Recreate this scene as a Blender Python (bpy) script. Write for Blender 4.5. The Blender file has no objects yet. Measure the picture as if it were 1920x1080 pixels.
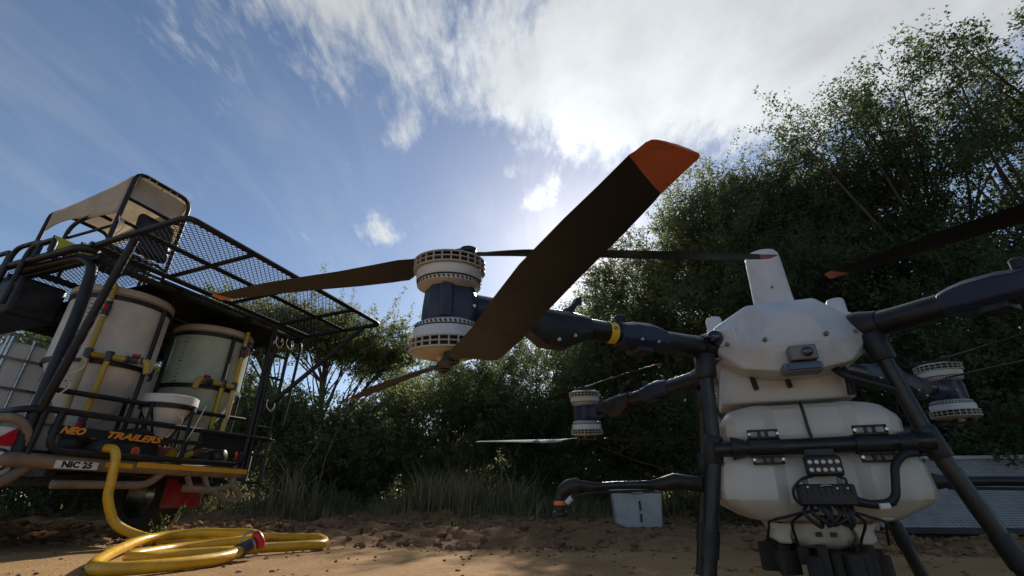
import bpy, bmesh, math, random
import numpy as np
from mathutils import Matrix, Vector
R = math.radians
random.seed(7)
rng = np.random.default_rng(11)
SC = bpy.context.scene
COL = SC.collection

# ------------------------------------------------------------------ camera
PITCH = math.atan(400/850)
CAMH = 0.28
cd = bpy.data.cameras.new('camera'); cam = bpy.data.objects.new('camera', cd); COL.objects.link(cam)
cd.sensor_width = 36; cd.lens = 850/1920*36; cd.clip_start = .02; cd.clip_end = 3000
cam.location = (0, 0, CAMH); cam.rotation_euler = (math.pi/2+PITCH, 0, 0)
SC.camera = cam

# ------------------------------------------------------------------ light: sky, clouds, sun
SUN_EL, SUN_AZ = R(30.0), R(11.0)          # azimuth measured from +Y towards +X
SUNDIR = Vector((math.sin(SUN_AZ)*math.cos(SUN_EL), math.cos(SUN_AZ)*math.cos(SUN_EL), math.sin(SUN_EL)))
W = bpy.data.worlds.new('World'); SC.world = W; W.use_nodes = True
nt = W.node_tree; nt.nodes.clear()
def N(t, **k):
    n = nt.nodes.new(t)
    for a, v in k.items(): setattr(n, a, v)
    return n
def L(a, b): nt.links.new(a, b)
def MA(op, a, b=None, c=None, clamp=False):
    n = N('ShaderNodeMath', operation=op); n.use_clamp = clamp
    for i, x in enumerate((a, b, c)):
        if x is None: continue
        if isinstance(x, (int, float)): n.inputs[i].default_value = x
        else: L(x, n.inputs[i])
    return n.outputs[0]
sky = N('ShaderNodeTexSky', sky_type='NISHITA'); sky.sun_disc = False
sky.sun_elevation = SUN_EL; sky.sun_rotation = SUN_AZ
sky.altitude = 1100; sky.air_density = 1.0; sky.dust_density = 0.9; sky.ozone_density = 1.6
tc = N('ShaderNodeTexCoord'); sp = N('ShaderNodeSeparateXYZ'); L(tc.outputs['Generated'], sp.inputs[0])
zc = MA('MAXIMUM', sp.outputs[2], .04)
qx = MA('DIVIDE', sp.outputs[0], zc); qy = MA('DIVIDE', sp.outputs[1], zc)
q = N('ShaderNodeCombineXYZ'); L(qx, q.inputs[0]); L(qy, q.inputs[1])
def noise(scale, detail, rough, dist, rotz=0, sx=1, sy=1, off=(0, 0, 0)):
    m = N('ShaderNodeMapping'); m.inputs['Rotation'].default_value[2] = rotz
    m.inputs['Scale'].default_value = (sx, sy, 1); m.inputs['Location'].default_value = off
    L(q.outputs[0], m.inputs[0])
    n = N('ShaderNodeTexNoise'); n.inputs['Scale'].default_value = scale; n.inputs['Detail'].default_value = detail
    n.inputs['Roughness'].default_value = rough; n.inputs['Distortion'].default_value = dist
    L(m.outputs[0], n.inputs['Vector']); return n.outputs['Fac']
def blob(cx, cy, rx, ry, amp, rot=0.0):
    ca, sa = math.cos(rot), math.sin(rot)
    dx = MA('SUBTRACT', qx, cx); dy = MA('SUBTRACT', qy, cy)
    ex = MA('DIVIDE', MA('ADD', MA('MULTIPLY', dx, ca), MA('MULTIPLY', dy, sa)), rx)
    ey = MA('DIVIDE', MA('SUBTRACT', MA('MULTIPLY', dy, ca), MA('MULTIPLY', dx, sa)), ry)
    e = MA('ADD', MA('MULTIPLY', ex, ex), MA('MULTIPLY', ey, ey))
    return MA('MULTIPLY', MA('EXPONENT', MA('MULTIPLY', e, -1.0)), amp)
bias = None
for b in [(.50, .70, .70, .30, .72, -.05), (.30, .98, .36, .17, .34, .1), (-.40, .62, .15, .10, .30, .3), (-.325, 1.05, .045, .07, .34, .4),
          (.085, 1.36, .075, .10, .36, .3), (.02, 1.20, .05, .05, .18, 0), (-.53, 1.60, .10, .10, .28, .5), (-.38, 1.54, .025, .06, .2, .3), (1.3, .8, .8, .5, .22, 0)]:
    g = blob(*b); bias = g if bias is None else MA('ADD', bias, g)
nA = noise(2.6, 12, .62, .35, R(25), 1.0, .62)
nB = noise(9.0, 8, .65, .5, R(20), 1.3, .55, (3, 1, 0))
nE = noise(22.0, 6, .65, .4, R(24), 1.4, .5, (9, 4, 0))
fb = MA('ADD', MA('ADD', MA('MULTIPLY', nA, .54), MA('MULTIPLY', nB, .30)), MA('MULTIPLY', nE, .16))
fb = MA('ADD', MA('MULTIPLY', MA('SUBTRACT', fb, .5), 2.1), .5)
def smooth(x, a, b):
    n = N('ShaderNodeMapRange'); n.interpolation_type = 'SMOOTHSTEP'
    n.inputs['From Min'].default_value = a; n.inputs['From Max'].default_value = b
    L(x, n.inputs['Value']); return n.outputs['Result']
dens = smooth(MA('ADD', fb, bias), .62, 1.02)
# thin streaky cirrus veil
nC = noise(1.5, 8, .6, .9, R(-35), 1.9, .55, (7, 2, 0))
veil = MA('MULTIPLY', smooth(nC, .42, .86), .20)
cover = MA('SUBTRACT', 1.0, MA('MULTIPLY', MA('SUBTRACT', 1.0, MA('MULTIPLY', dens, .96)), MA('SUBTRACT', 1.0, veil)))
fadeh = smooth(sp.outputs[2], .02, .16); cover = MA('MULTIPLY', cover, fadeh)
# forward scattering of the sun in cloud
nrm = N('ShaderNodeVectorMath', operation='DOT_PRODUCT'); L(tc.outputs['Generated'], nrm.inputs[0]); nrm.inputs[1].default_value = SUNDIR
cosd = MA('MAXIMUM', nrm.outputs['Value'], 0.0)
fwd = MA('ADD', MA('MULTIPLY', MA('POWER', cosd, 14.0), .55), MA('MULTIPLY', MA('POWER', cosd, 160.0), 2.2))
nD = noise(4.5, 8, .6, .3, R(10), 1, .8, (1, 5, 0))
shade = MA('ADD', .62, MA('MULTIPLY', nD, .62))
cl_str = MA('MULTIPLY', MA('ADD', .50, MA('MULTIPLY', fwd, .9)), shade)
bg1 = N('ShaderNodeBackground'); L(sky.outputs[0], bg1.inputs[0]); bg1.inputs[1].default_value = .086
bg2 = N('ShaderNodeBackground'); bg2.inputs[0].default_value = (.93, .97, 1.0, 1); L(cl_str, bg2.inputs[1])
mx = N('ShaderNodeMixShader'); L(cover, mx.inputs[0]); L(bg1.outputs[0], mx.inputs[1]); L(bg2.outputs[0], mx.inputs[2])
wo = N('ShaderNodeOutputWorld'); L(mx.outputs[0], wo.inputs[0])

sd = bpy.data.lights.new('sun', 'SUN'); sd.energy = 4.0; sd.angle = R(.6); sd.color = (1, .93, .82)
sun = bpy.data.objects.new('sun', sd); COL.objects.link(sun)
sun.rotation_euler = SUNDIR.to_track_quat('Z', 'Y').to_euler(); sun.location = SUNDIR*40
vs = SC.view_settings; vs.view_transform = 'Standard'; vs.look = 'None'; vs.exposure = 0.5; vs.gamma = 1; vs.use_curve_mapping = False

# ------------------------------------------------------------------ materials
MATS = {}
def mat(name, col, rough=.5, metal=0.0, col2=None, scale=6.0, lo=.4, hi=.65, bump=0.0, bscale=40.0, spec=.5, trans=0.0, coat=0.0, rvar=0.0, stain=None, sscale=3.0, samt=.5, sss=0.0):
    m = bpy.data.materials.new(name); m.use_nodes = True; t = m.node_tree; P = t.nodes['Principled BSDF']
    P.inputs['Base Color'].default_value = (*col, 1); P.inputs['Roughness'].default_value = rough
    P.inputs['Metallic'].default_value = metal; P.inputs['Specular IOR Level'].default_value = spec
    P.inputs['Coat Weight'].default_value = coat
    co = t.nodes.new('ShaderNodeTexCoord')
    def nz(s, d=6):
        n = t.nodes.new('ShaderNodeTexNoise'); n.inputs['Scale'].default_value = s; n.inputs['Detail'].default_value = d
        n.inputs['Roughness'].default_value = .62; t.links.new(co.outputs['Object'], n.inputs['Vector']); return n.outputs['Fac']
    def mr(x, a, b, c=0., d=1.):
        n = t.nodes.new('ShaderNodeMapRange'); n.inputs[1].default_value = a; n.inputs[2].default_value = b
        n.inputs[3].default_value = c; n.inputs[4].default_value = d; t.links.new(x, n.inputs[0]); return n.outputs[0]
    cur = None
    if col2:
        x = t.nodes.new('ShaderNodeMix'); x.data_type = 'RGBA'; x.inputs[6].default_value = (*col, 1); x.inputs[7].default_value = (*col2, 1)
        t.links.new(mr(nz(scale), lo, hi), x.inputs[0]); cur = x.outputs[2]
    if stain:
        x = t.nodes.new('ShaderNodeMix'); x.data_type = 'RGBA'; x.inputs[7].default_value = (*stain, 1)
        if cur: t.links.new(cur, x.inputs[6])
        else: x.inputs[6].default_value = (*col, 1)
        t.links.new(mr(nz(sscale, 9), .48, .68, 0, samt), x.inputs[0]); cur = x.outputs[2]
    if cur: t.links.new(cur, P.inputs['Base Color'])
    if rvar: t.links.new(mr(nz(scale*2.3), .3, .7, max(.02, rough-rvar), min(1, rough+rvar)), P.inputs['Roughness'])
    if bump:
        b = t.nodes.new('ShaderNodeBump'); b.inputs['Strength'].default_value = bump; b.inputs['Distance'].default_value = .004
        t.links.new(nz(bscale, 4), b.inputs['Height']); t.links.new(b.outputs[0], P.inputs['Normal'])
    if trans:
        tr = t.nodes.new('ShaderNodeBsdfTranslucent'); tr.inputs[0].default_value = (*col, 1)
        if cur: t.links.new(cur, tr.inputs[0])
        ms = t.nodes.new('ShaderNodeMixShader'); ms.inputs[0].default_value = trans
        t.links.new(P.outputs[0], ms.inputs[1]); t.links.new(tr.outputs[0], ms.inputs[2])
        t.links.new(ms.outputs[0], t.nodes['Material Output'].inputs[0])
    MATS[name] = m; return m
DUST = (.30, .20, .12)
mat('shell', (.60, .60, .595), .5, col2=(.54, .53, .51), scale=5, bump=.12, bscale=300, stain=DUST, sscale=5, samt=.28, rvar=.1)
mat('shell_dark', (.16, .16, .165), .5, col2=(.12, .12, .125), stain=DUST, sscale=9, samt=.25)
mat('motor_white', (.58, .58, .57), .42, col2=(.51, .50, .48), scale=9, stain=DUST, sscale=14, samt=.35, rvar=.1)
mat('motor_tan', (.42, .38, .32), .6, col2=(.35, .30, .24), scale=12, stain=DUST, sscale=10, samt=.4)
mat('black_plastic', (.012, .0125, .015), .45, col2=(.019, .019, .022), scale=10, bump=.1, bscale=250, stain=DUST, sscale=9, samt=.10, rvar=.1, spec=.35)
mat('mount_plastic', (.013, .021, .046), .42, col2=(.017, .026, .052), scale=10, bump=.15, bscale=300, stain=DUST, sscale=9, samt=.06, spec=.4)
mat('carbon', (.010, .011, .013), .34, col2=(.014, .015, .018), scale=20, stain=DUST, sscale=12, samt=.07, rvar=.08, spec=.4)
mat('blade', (.014, .016, .022), .5, col2=(.018, .019, .024), scale=5, stain=(.12, .08, .05), sscale=6, samt=.10, rvar=.08, spec=.22)
mat('blade_tip', (.62, .17, .085), .45, col2=(.54, .14, .07), scale=12, stain=(.10, .03, .02), sscale=30, samt=.5)
mat('tank_white', (.74, .70, .62), .42, col2=(.68, .62, .52), scale=4, bump=.15, bscale=140, trans=.22, stain=(.44, .32, .19), sscale=3.5, samt=.5)
mat('led', (.8, .78, .7), .15, col2=(.7, .62, .45), scale=60)
mat('glass_dark', (.006, .01, .03), .05, coat=.5)
mat('sticker', (.75, .48, .03), .5)
mat('sticker_ink', (.05, .03, .02), .6)
mat('orange_ring', (.75, .20, .03), .45)
mat('frame_black', (.010, .0105, .012), .48, col2=(.015, .015, .017), scale=8, bump=.12, bscale=160, stain=(.08, .055, .038), sscale=5, samt=.28, rvar=.12, spec=.35)
mat('mesh_black', (.012, .012, .014), .85, spec=.15)
mat('bumper', (.20, .15, .10), .6, col2=(.27, .20, .13), scale=9, bump=.2, bscale=120, stain=(.10, .055, .03), sscale=6, samt=.6)
mat('tape', (.72, .36, .02), .4, col2=(.62, .30, .02), scale=30)
mat('poly_white', (.80, .78, .74), .5, col2=(.73, .70, .65), scale=3, bump=.08, bscale=90, trans=.2, stain=(.34, .27, .19), sscale=2.6, samt=.45)
mat('poly_green', (.50, .57, .48), .45, col2=(.43, .50, .42), scale=3, bump=.08, bscale=90, trans=.22, stain=(.34, .30, .19), sscale=3, samt=.35)
mat('rim_tan', (.52, .42, .31), .55, col2=(.45, .36, .26), scale=8)
mat('hose_yellow', (.70, .40, .015), .32, col2=(.62, .33, .012), scale=14, stain=(.30, .17, .06), sscale=16, samt=.45, rvar=.08)
mat('pipe_yellow', (.55, .38, .03), .35, col2=(.47, .32, .04), scale=12, trans=.15)
mat('pipe_pale', (.55, .43, .22), .4, col2=(.48, .38, .2), scale=8, trans=.25)
mat('fitting', (.03, .033, .038), .4, col2=(.05, .05, .055), scale=20)
mat('red', (.50, .015, .02), .4, col2=(.42, .012, .015), scale=14)
mat('red_lens', (.45, .012, .02), .15, coat=.6)
mat('red_paint', (.30, .015, .018), .5, col2=(.22, .014, .014), scale=7, stain=DUST, sscale=6, samt=.3)
mat('clear_lens', (.75, .75, .75), .12, col2=(.45, .45, .45), scale=90, coat=.5)
mat('plate', (.72, .72, .70), .45, col2=(.62, .61, .58), scale=20)
mat('ink', (.01, .01, .012), .5)
mat('orange_ink', (.80, .30, .02), .5, col2=(.7, .25, .02), scale=40)
mat('orange_dot', (.72, .12, .03), .5, col2=(.55, .08, .02), scale=70)
mat('canvas', (.76, .68, .55), .8, col2=(.70, .61, .48), scale=5, trans=.5, bump=.2, bscale=30, stain=(.38, .30, .2), sscale=3, samt=.35)
mat('yellow_board', (.66, .55, .03), .45, col2=(.58, .48, .03), scale=12)
mat('rubber', (.018, .017, .016), .85, col2=(.05, .038, .028), scale=7, bump=.3, bscale=80)
mat('steel', (.45, .45, .46), .32, metal=1.0, col2=(.36, .35, .34), scale=20, rvar=.1)
mat('white_cord', (.72, .68, .6), .7)
mat('grey_box', (.40, .385, .36), .6, col2=(.35, .335, .31), scale=6, bump=.1, bscale=120, stain=DUST, sscale=6, samt=.3)
mat('perf_metal', (.30, .285, .265), .55, metal=0.0, col2=(.22, .215, .21), scale=12)
mat('bark', (.07, .052, .04), .9, col2=(.12, .095, .075), scale=9, bump=.8, bscale=35)
mat('clod', (.17, .098, .050), .97, col2=(.27, .165, .085), scale=7, bump=.9, bscale=45, spec=.1)

def leafmat(name, ca, cb, trans=.52):
    m = bpy.data.materials.new(name); m.use_nodes = True; t = m.node_tree; P = t.nodes['Principled BSDF']
    a = t.nodes.new('ShaderNodeAttribute'); a.attribute_name = 'tint'
    x = t.nodes.new('ShaderNodeMix'); x.data_type = 'RGBA'; x.inputs[6].default_value = (*ca, 1); x.inputs[7].default_value = (*cb, 1)
    t.links.new(a.outputs['Fac'], x.inputs[0]); t.links.new(x.outputs[2], P.inputs['Base Color'])
    P.inputs['Roughness'].default_value = .55; P.inputs['Specular IOR Level'].default_value = .35
    tr = t.nodes.new('ShaderNodeBsdfTranslucent'); hs = t.nodes.new('ShaderNodeHueSaturation'); hs.inputs['Value'].default_value = 2.3
    t.links.new(x.outputs[2], hs.inputs['Color']); t.links.new(hs.outputs[0], tr.inputs[0])
    ms = t.nodes.new('ShaderNodeMixShader'); ms.inputs[0].default_value = trans
    t.links.new(P.outputs[0], ms.inputs[1]); t.links.new(tr.outputs[0], ms.inputs[2]); t.links.new(ms.outputs[0], t.nodes['Material Output'].inputs[0])
    MATS[name] = m
leafmat('leaf_green', (.060, .085, .030), (.140, .145, .050), .56)
leafmat('leaf_dark', (.036, .058, .024), (.080, .100, .036))
leafmat('leaf_olive', (.080, .102, .038), (.155, .160, .062), .56)
leafmat('grass_mix', (.075, .090, .036), (.36, .285, .155), .42)
leafmat('weed', (.09, .12, .03), (.22, .20, .07), .4)

# ------------------------------------------------------------------ mesh helpers
def fin(o, label=None, cat=None, group=None, kind=None):
    if label: o['label'] = label
    if cat: o['category'] = cat
    if group: o['group'] = group
    if kind: o['kind'] = kind
    return o
def empty(name, loc=(0, 0, 0), rz=0.0):
    o = bpy.data.objects.new(name, None); COL.objects.link(o); o.location = loc; o.rotation_euler = (0, 0, rz); o.empty_display_size = .1
    return o
class MB:
    def __init__(s): s.v = []; s.f = []
    def add(s, vs, fs, M=None):
        b = len(s.v)
        s.v += [tuple(M @ Vector(p)) if M is not None else tuple(p) for p in vs]
        s.f += [tuple(b+i for i in f) for f in fs]; return s
    def box(s, c, d, rot=None):
        x, y, z = d[0]/2, d[1]/2, d[2]/2
        vs = [(-x,-y,-z),(x,-y,-z),(x,y,-z),(-x,y,-z),(-x,-y,z),(x,-y,z),(x,y,z),(-x,y,z)]
        M = Matrix.Translation(c)
        if rot is not None: M = M @ (rot if isinstance(rot, Matrix) else Matrix.Rotation(rot, 4, 'Z'))
        return s.add(vs, [(0,3,2,1),(4,5,6,7),(0,1,5,4),(1,2,6,5),(2,3,7,6),(3,0,4,7)], M)
    def tube(s, pts, r, seg=10, closed=False, cap=True):
        P = [Vector(p) for p in pts]; n = len(P)
        rs = r if isinstance(r, (list, tuple)) else [r]*n
        b = len(s.v); up = None
        for i in range(n):
            if closed: t = P[(i+1) % n]-P[i-1]
            else: t = P[min(i+1, n-1)]-P[max(i-1, 0)]
            t.normalize()
            if up is None:
                up = Vector((0, 0, 1)) if abs(t.z) < .9 else Vector((1, 0, 0))
            a = up-t*up.dot(t)
            if a.length < 1e-4: a = t.orthogonal()
            a.normalize(); c = t.cross(a); up = a
            for k in range(seg):
                th = 2*math.pi*k/seg; s.v.append(tuple(P[i]+(a*math.cos(th)+c*math.sin(th))*rs[i]))
        m = n if closed else n-1
        for i in range(m):
            j = (i+1) % n
            for k in range(seg):
                k2 = (k+1) % seg; s.f.append((b+i*seg+k, b+i*seg+k2, b+j*seg+k2, b+j*seg+k))
        if cap and not closed:
            s.f.append(tuple(b+k for k in range(seg))[::-1]); s.f.append(tuple(b+(n-1)*seg+k for k in range(seg)))
        return s
    def lathe(s, prof, seg=24, M=None, closed=False):
        """profile of (r, z) turned round z"""
        vs = []; fs = []; n = len(prof)
        for r, z in prof:
            for k in range(seg):
                th = 2*math.pi*k/seg; vs.append((r*math.cos(th), r*math.sin(th), z))
        for i in range(n if closed else n-1):
            j = (i+1) % n
            for k in range(seg):
                k2 = (k+1) % seg; fs.append((i*seg+k, i*seg+k2, j*seg+k2, j*seg+k))
        if not closed:
            if prof[0][0] > 1e-5: fs.append(tuple(range(seg))[::-1])
            if prof[-1][0] > 1e-5: fs.append(tuple((n-1)*seg+k for k in range(seg)))
        return s.add(vs, fs, M)
    def prism(s, poly, z0, z1, M=None):
        n = len(poly); vs = [(x, y, z0) for x, y in poly]+[(x, y, z1) for x, y in poly]
        fs = [tuple(range(n))[::-1], tuple(range(n, 2*n))]+[(i, (i+1) % n, n+(i+1) % n, n+i) for i in range(n)]
        return s.add(vs, fs, M)
    def loft(s, rings, M=None, cap=True):
        n = len(rings[0]); vs = [p for r in rings for p in r]; fs = []
        for i in range(len(rings)-1):
            for k in range(n): fs.append((i*n+k, i*n+(k+1) % n, (i+1)*n+(k+1) % n, (i+1)*n+k))
        if cap: fs.append(tuple(range(n))[::-1]); fs.append(tuple((len(rings)-1)*n+k for k in range(n)))
        return s.add(vs, fs, M)
    def mesh(s, name):
        me = bpy.data.meshes.new(name); me.from_pydata(s.v, [], s.f)
        bm = bmesh.new(); bm.from_mesh(me); bmesh.ops.recalc_face_normals(bm, faces=bm.faces); bm.to_mesh(me); bm.free()
        return me
    def build(s, name, material, parent=None, smooth=35, bevel=0, sub=0, kind=None, M=None):
        me = s.mesh(name)
        me.materials.append(MATS[material] if isinstance(material, str) else material)
        o = bpy.data.objects.new(name, me); COL.objects.link(o)
        if parent is not None: o.parent = parent
        if M is not None: o.matrix_local = M
        if smooth:
            me.shade_smooth(); me.set_sharp_from_angle(angle=R(smooth))
        if bevel:
            m = o.modifiers.new('bevel', 'BEVEL'); m.width = bevel; m.segments = 2; m.limit_method = 'ANGLE'; m.angle_limit = R(40)
            m.harden_normals = False
        if sub:
            m = o.modifiers.new('sub', 'SUBSURF'); m.levels = sub; m.render_levels = sub
        if kind: o['kind'] = kind
        return o
def copyof(o, parent, M=None, name=None):
    c = o.copy(); COL.objects.link(c); c.parent = parent
    if name: c.name = name
    if M is not None: c.matrix_local = M
    return c
def arc(pts, rad=.06, n=5):
    """polyline with rounded corners"""
    P = [Vector(p) for p in pts]; out = [P[0]]
    for i in range(1, len(P)-1):
        a, b, c = P[i-1], P[i], P[i+1]; d1 = (a-b); d2 = (c-b)
        r = min(rad, d1.length*.45, d2.length*.45); p1 = b+d1.normalized()*r; p2 = b+d2.normalized()*r
        for k in range(n+1):
            t = k/n; out.append(p1*(1-t)**2+b*2*t*(1-t)+p2*t*t)
    out.append(P[-1]); return out
def spline(pts, n=8):
    P = [Vector(p) for p in pts]; out = []
    for i in range(len(P)-1):
        p0 = P[max(i-1, 0)]; p1 = P[i]; p2 = P[i+1]; p3 = P[min(i+2, len(P)-1)]
        for k in range(n):
            t = k/n; out.append(.5*((2*p1)+(p2-p0)*t+(2*p0-5*p1+4*p2-p3)*t*t+(3*p1-p0-3*p2+p3)*t**3))
    out.append(P[-1]); return out
def axes(o, x, y, z):
    return Matrix(((x[0], y[0], z[0], o[0]), (x[1], y[1], z[1], o[1]), (x[2], y[2], z[2], o[2]), (0, 0, 0, 1)))
def along(o, d, up=(0, 0, 1)):
    """frame at o whose z axis is d"""
    z = Vector(d).normalized(); u = Vector(up)
    if abs(z.dot(u)) > .98: u = Vector((1, 0, 0))
    x = (u-z*u.dot(z)).normalized(); y = z.cross(x); return axes(o, x, y, z)
def text(name, body, size, material, parent, M, extrude=.001, shear=0.0, sx=1.0, bold=0.0):
    c = bpy.data.curves.new(name, 'FONT'); c.body = body; c.size = size; c.extrude = extrude; c.shear = shear; c.offset = bold
    c.align_x = 'CENTER'; c.align_y = 'CENTER'; c.resolution_u = 2
    t = bpy.data.objects.new(name+'_src', c); COL.objects.link(t); dg = bpy.context.evaluated_depsgraph_get()
    me = bpy.data.meshes.new_from_object(t.evaluated_get(dg)); bpy.data.objects.remove(t)
    me.transform(Matrix.Diagonal((sx, 1, 1, 1))); me.materials.clear(); me.materials.append(MATS[material])
    o = bpy.data.objects.new(name, me); COL.objects.link(o); o.parent = parent; o.matrix_local = M; return o
def npmesh(name, verts, faces, material, parent=None, tint=None, smooth=False):
    """fast mesh from numpy: verts (n,3), faces (m,k)"""
    me = bpy.data.meshes.new(name); n, (m, k) = len(verts), faces.shape
    me.vertices.add(n); me.vertices.foreach_set('co', np.ascontiguousarray(verts, dtype=np.float32).ravel())
    me.loops.add(m*k); me.loops.foreach_set('vertex_index', np.ascontiguousarray(faces, dtype=np.int32).ravel())
    me.polygons.add(m); me.polygons.foreach_set('loop_start', np.arange(0, m*k, k, dtype=np.int32))
    if smooth: me.polygons.foreach_set('use_smooth', np.ones(m, dtype=bool))
    if tint is not None:
        a = me.attributes.new('tint', 'FLOAT', 'POINT'); a.data.foreach_set('value', np.ascontiguousarray(tint, dtype=np.float32))
    me.update(calc_edges=True); me.validate()
    me.materials.append(MATS[material])
    o = bpy.data.objects.new(name, me); COL.objects.link(o)
    if parent is not None: o.parent = parent
    return o

# ------------------------------------------------------------------ ground
def vnoise(x, y, seed=0):
    """value noise in [0,1]"""
    xi = np.floor(x).astype(np.int64); yi = np.floor(y).astype(np.int64); fx = x-xi; fy = y-yi
    fx = fx*fx*(3-2*fx); fy = fy*fy*(3-2*fy)
    def h(a, b):
        v = (a*374761393+b*668265263+seed*1442695041) & 0xffffffff
        v = ((v ^ (v >> 13))*1274126177) & 0xffffffff
        return ((v ^ (v >> 16)) & 0xffff)/65535.0
    return (h(xi, yi)*(1-fx)+h(xi+1, yi)*fx)*(1-fy)+(h(xi, yi+1)*(1-fx)+h(xi+1, yi+1)*fx)*fy
def fbm(x, y, o=4, seed=0):
    s = 0; a = .5
    for i in range(o): s = s+a*vnoise(x*2**i, y*2**i, seed+i); a *= .5
    return s
def sst(x, a, b):
    t = np.clip((x-a)/(b-a), 0, 1); return t*t*(3-2*t)
def gh(x, y):
    """ground height"""
    x = np.asarray(x, float); y = np.asarray(y, float)
    d = np.hypot(x, y)
    h = .03*(fbm(x*.5, y*.5, 3, 5)-.45)
    # churned soil between the track and the grass
    yb = y+.12*x+.5*(fbm(x*.6, y*.6, 2, 9)-.5)
    band = sst(yb, 3.1, 3.7)*(1-sst(yb, 7.2, 8.6))
    churn = fbm(x*3.2, y*3.2, 5, 21)
    rid = 1-2*np.abs(fbm(x*2.6, y*2.6, 4, 23)-.47)*2.2
    h = h+band*(.20*(churn-.42)+.13*np.clip(fbm(x*7, y*7, 3, 33)-.46, 0, 1)+.05*np.clip(rid, 0, 1)**2*fbm(x*5, y*5, 2, 25))
    # shallow wheel ruts running past the trailer
    for c, w in ((3.95, .16), (5.6, .2)):
        r = (yb-c)/w; h = h-.035*np.exp(-r*r)*sst(d, 1.5, 3)+.02*np.exp(-(np.abs(r)-1.8)**2)
    # little bank where the grass starts
    h = h+.13*sst(yb, 6.6, 7.8)*(1-.5*sst(yb, 9, 14))*(.7+.6*fbm(x*.8, y*.8, 3, 41))
    # fine footprints and lumps on the smooth sand
    h = h+.010*(fbm(x*7, y*7, 4, 51)-.5)*sst(d, .5, 1.5)
    return h*sst(d, .35, 1.2)*(1-sst(d, 60, 200))
def churned(x, y):  # mask of the churned band, where tree shade is painted into the soil
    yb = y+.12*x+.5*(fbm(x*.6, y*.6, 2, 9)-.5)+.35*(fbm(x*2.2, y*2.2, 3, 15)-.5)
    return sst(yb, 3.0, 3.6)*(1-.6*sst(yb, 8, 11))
na_f = 430
ang = np.concatenate([np.linspace(-68, 68, na_f), np.linspace(68, 292, 42)[1:-1]]); ang = np.radians(ang)
rad = np.concatenate([[.25, .5, .8, 1.1], 1.3*1.0095**np.arange(0, 356), np.geomspace(40, 2500, 16)])
A, RR_ = np.meshgrid(ang, rad); gx = RR_*np.sin(A); gy = RR_*np.cos(A); gz = gh(gx, gy)
nr, na = gx.shape; idx = np.arange(nr*na).reshape(nr, na)
fq = np.stack([idx[:-1, :], np.roll(idx, -1, 1)[:-1, :], np.roll(idx, -1, 1)[1:, :], idx[1:, :]], -1).reshape(-1, 4)
gv = np.stack([gx, gy, gz], -1).reshape(-1, 3)
gm = bpy.data.materials.new('soil'); gm.use_nodes = True; t = gm.node_tree; P = t.nodes['Principled BSDF']; MATS['soil'] = gm
co = t.nodes.new('ShaderNodeTexCoord')
def gn(s, d=8, r=.6):
    n = t.nodes.new('ShaderNodeTexNoise'); n.inputs['Scale'].default_value = s; n.inputs['Detail'].default_value = d; n.inputs['Roughness'].default_value = r
    t.links.new(co.outputs['Object'], n.inputs['Vector']); return n.outputs['Fac']
def gmix(f, a, b, lo, hi):
    mr_ = t.nodes.new('ShaderNodeMapRange'); mr_.inputs[1].default_value = lo; mr_.inputs[2].default_value = hi; t.links.new(f, mr_.inputs[0])
    x = t.nodes.new('ShaderNodeMix'); x.data_type = 'RGBA'; t.links.new(mr_.outputs[0], x.inputs[0])
    for i, c in ((6, a), (7, b)):
        if isinstance(c, tuple): x.inputs[i].default_value = (*c, 1)
        else: t.links.new(c, x.inputs[i])
    return x.outputs[2]
c1 = gmix(gn(1.1), (.45, .27, .118), (.34, .195, .085), .4, .62)
c2 = gmix(gn(14, 9, .7), c1, (.21, .12, .06), .54, .74)
c3 = gmix(gn(55, 5, .6), c2, (.46, .31, .18), .60, .78)
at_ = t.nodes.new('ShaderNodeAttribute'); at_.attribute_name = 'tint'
c_shade = gmix(gn(5, 9, .7), (.20, .105, .048), (.30, .165, .075), .42, .66)  # darker browns: tree shade put into the base colour
c3 = gmix(at_.outputs['Fac'], c3, c_shade, .1, .95)
t.links.new(c3, P.inputs['Base Color']); P.inputs['Roughness'].default_value = .95; P.inputs['Specular IOR Level'].default_value = .15
bp = t.nodes.new('ShaderNodeBump'); bp.inputs['Strength'].default_value = .9; bp.inputs['Distance'].default_value = .016
t.links.new(gn(42, 8, .68), bp.inputs['Height']); t.links.new(bp.outputs[0], P.inputs['Normal'])
ground = npmesh('ground', gv, fq, 'soil', smooth=True, tint=churned(gx, gy).ravel()); ground['kind'] = 'structure'

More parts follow.
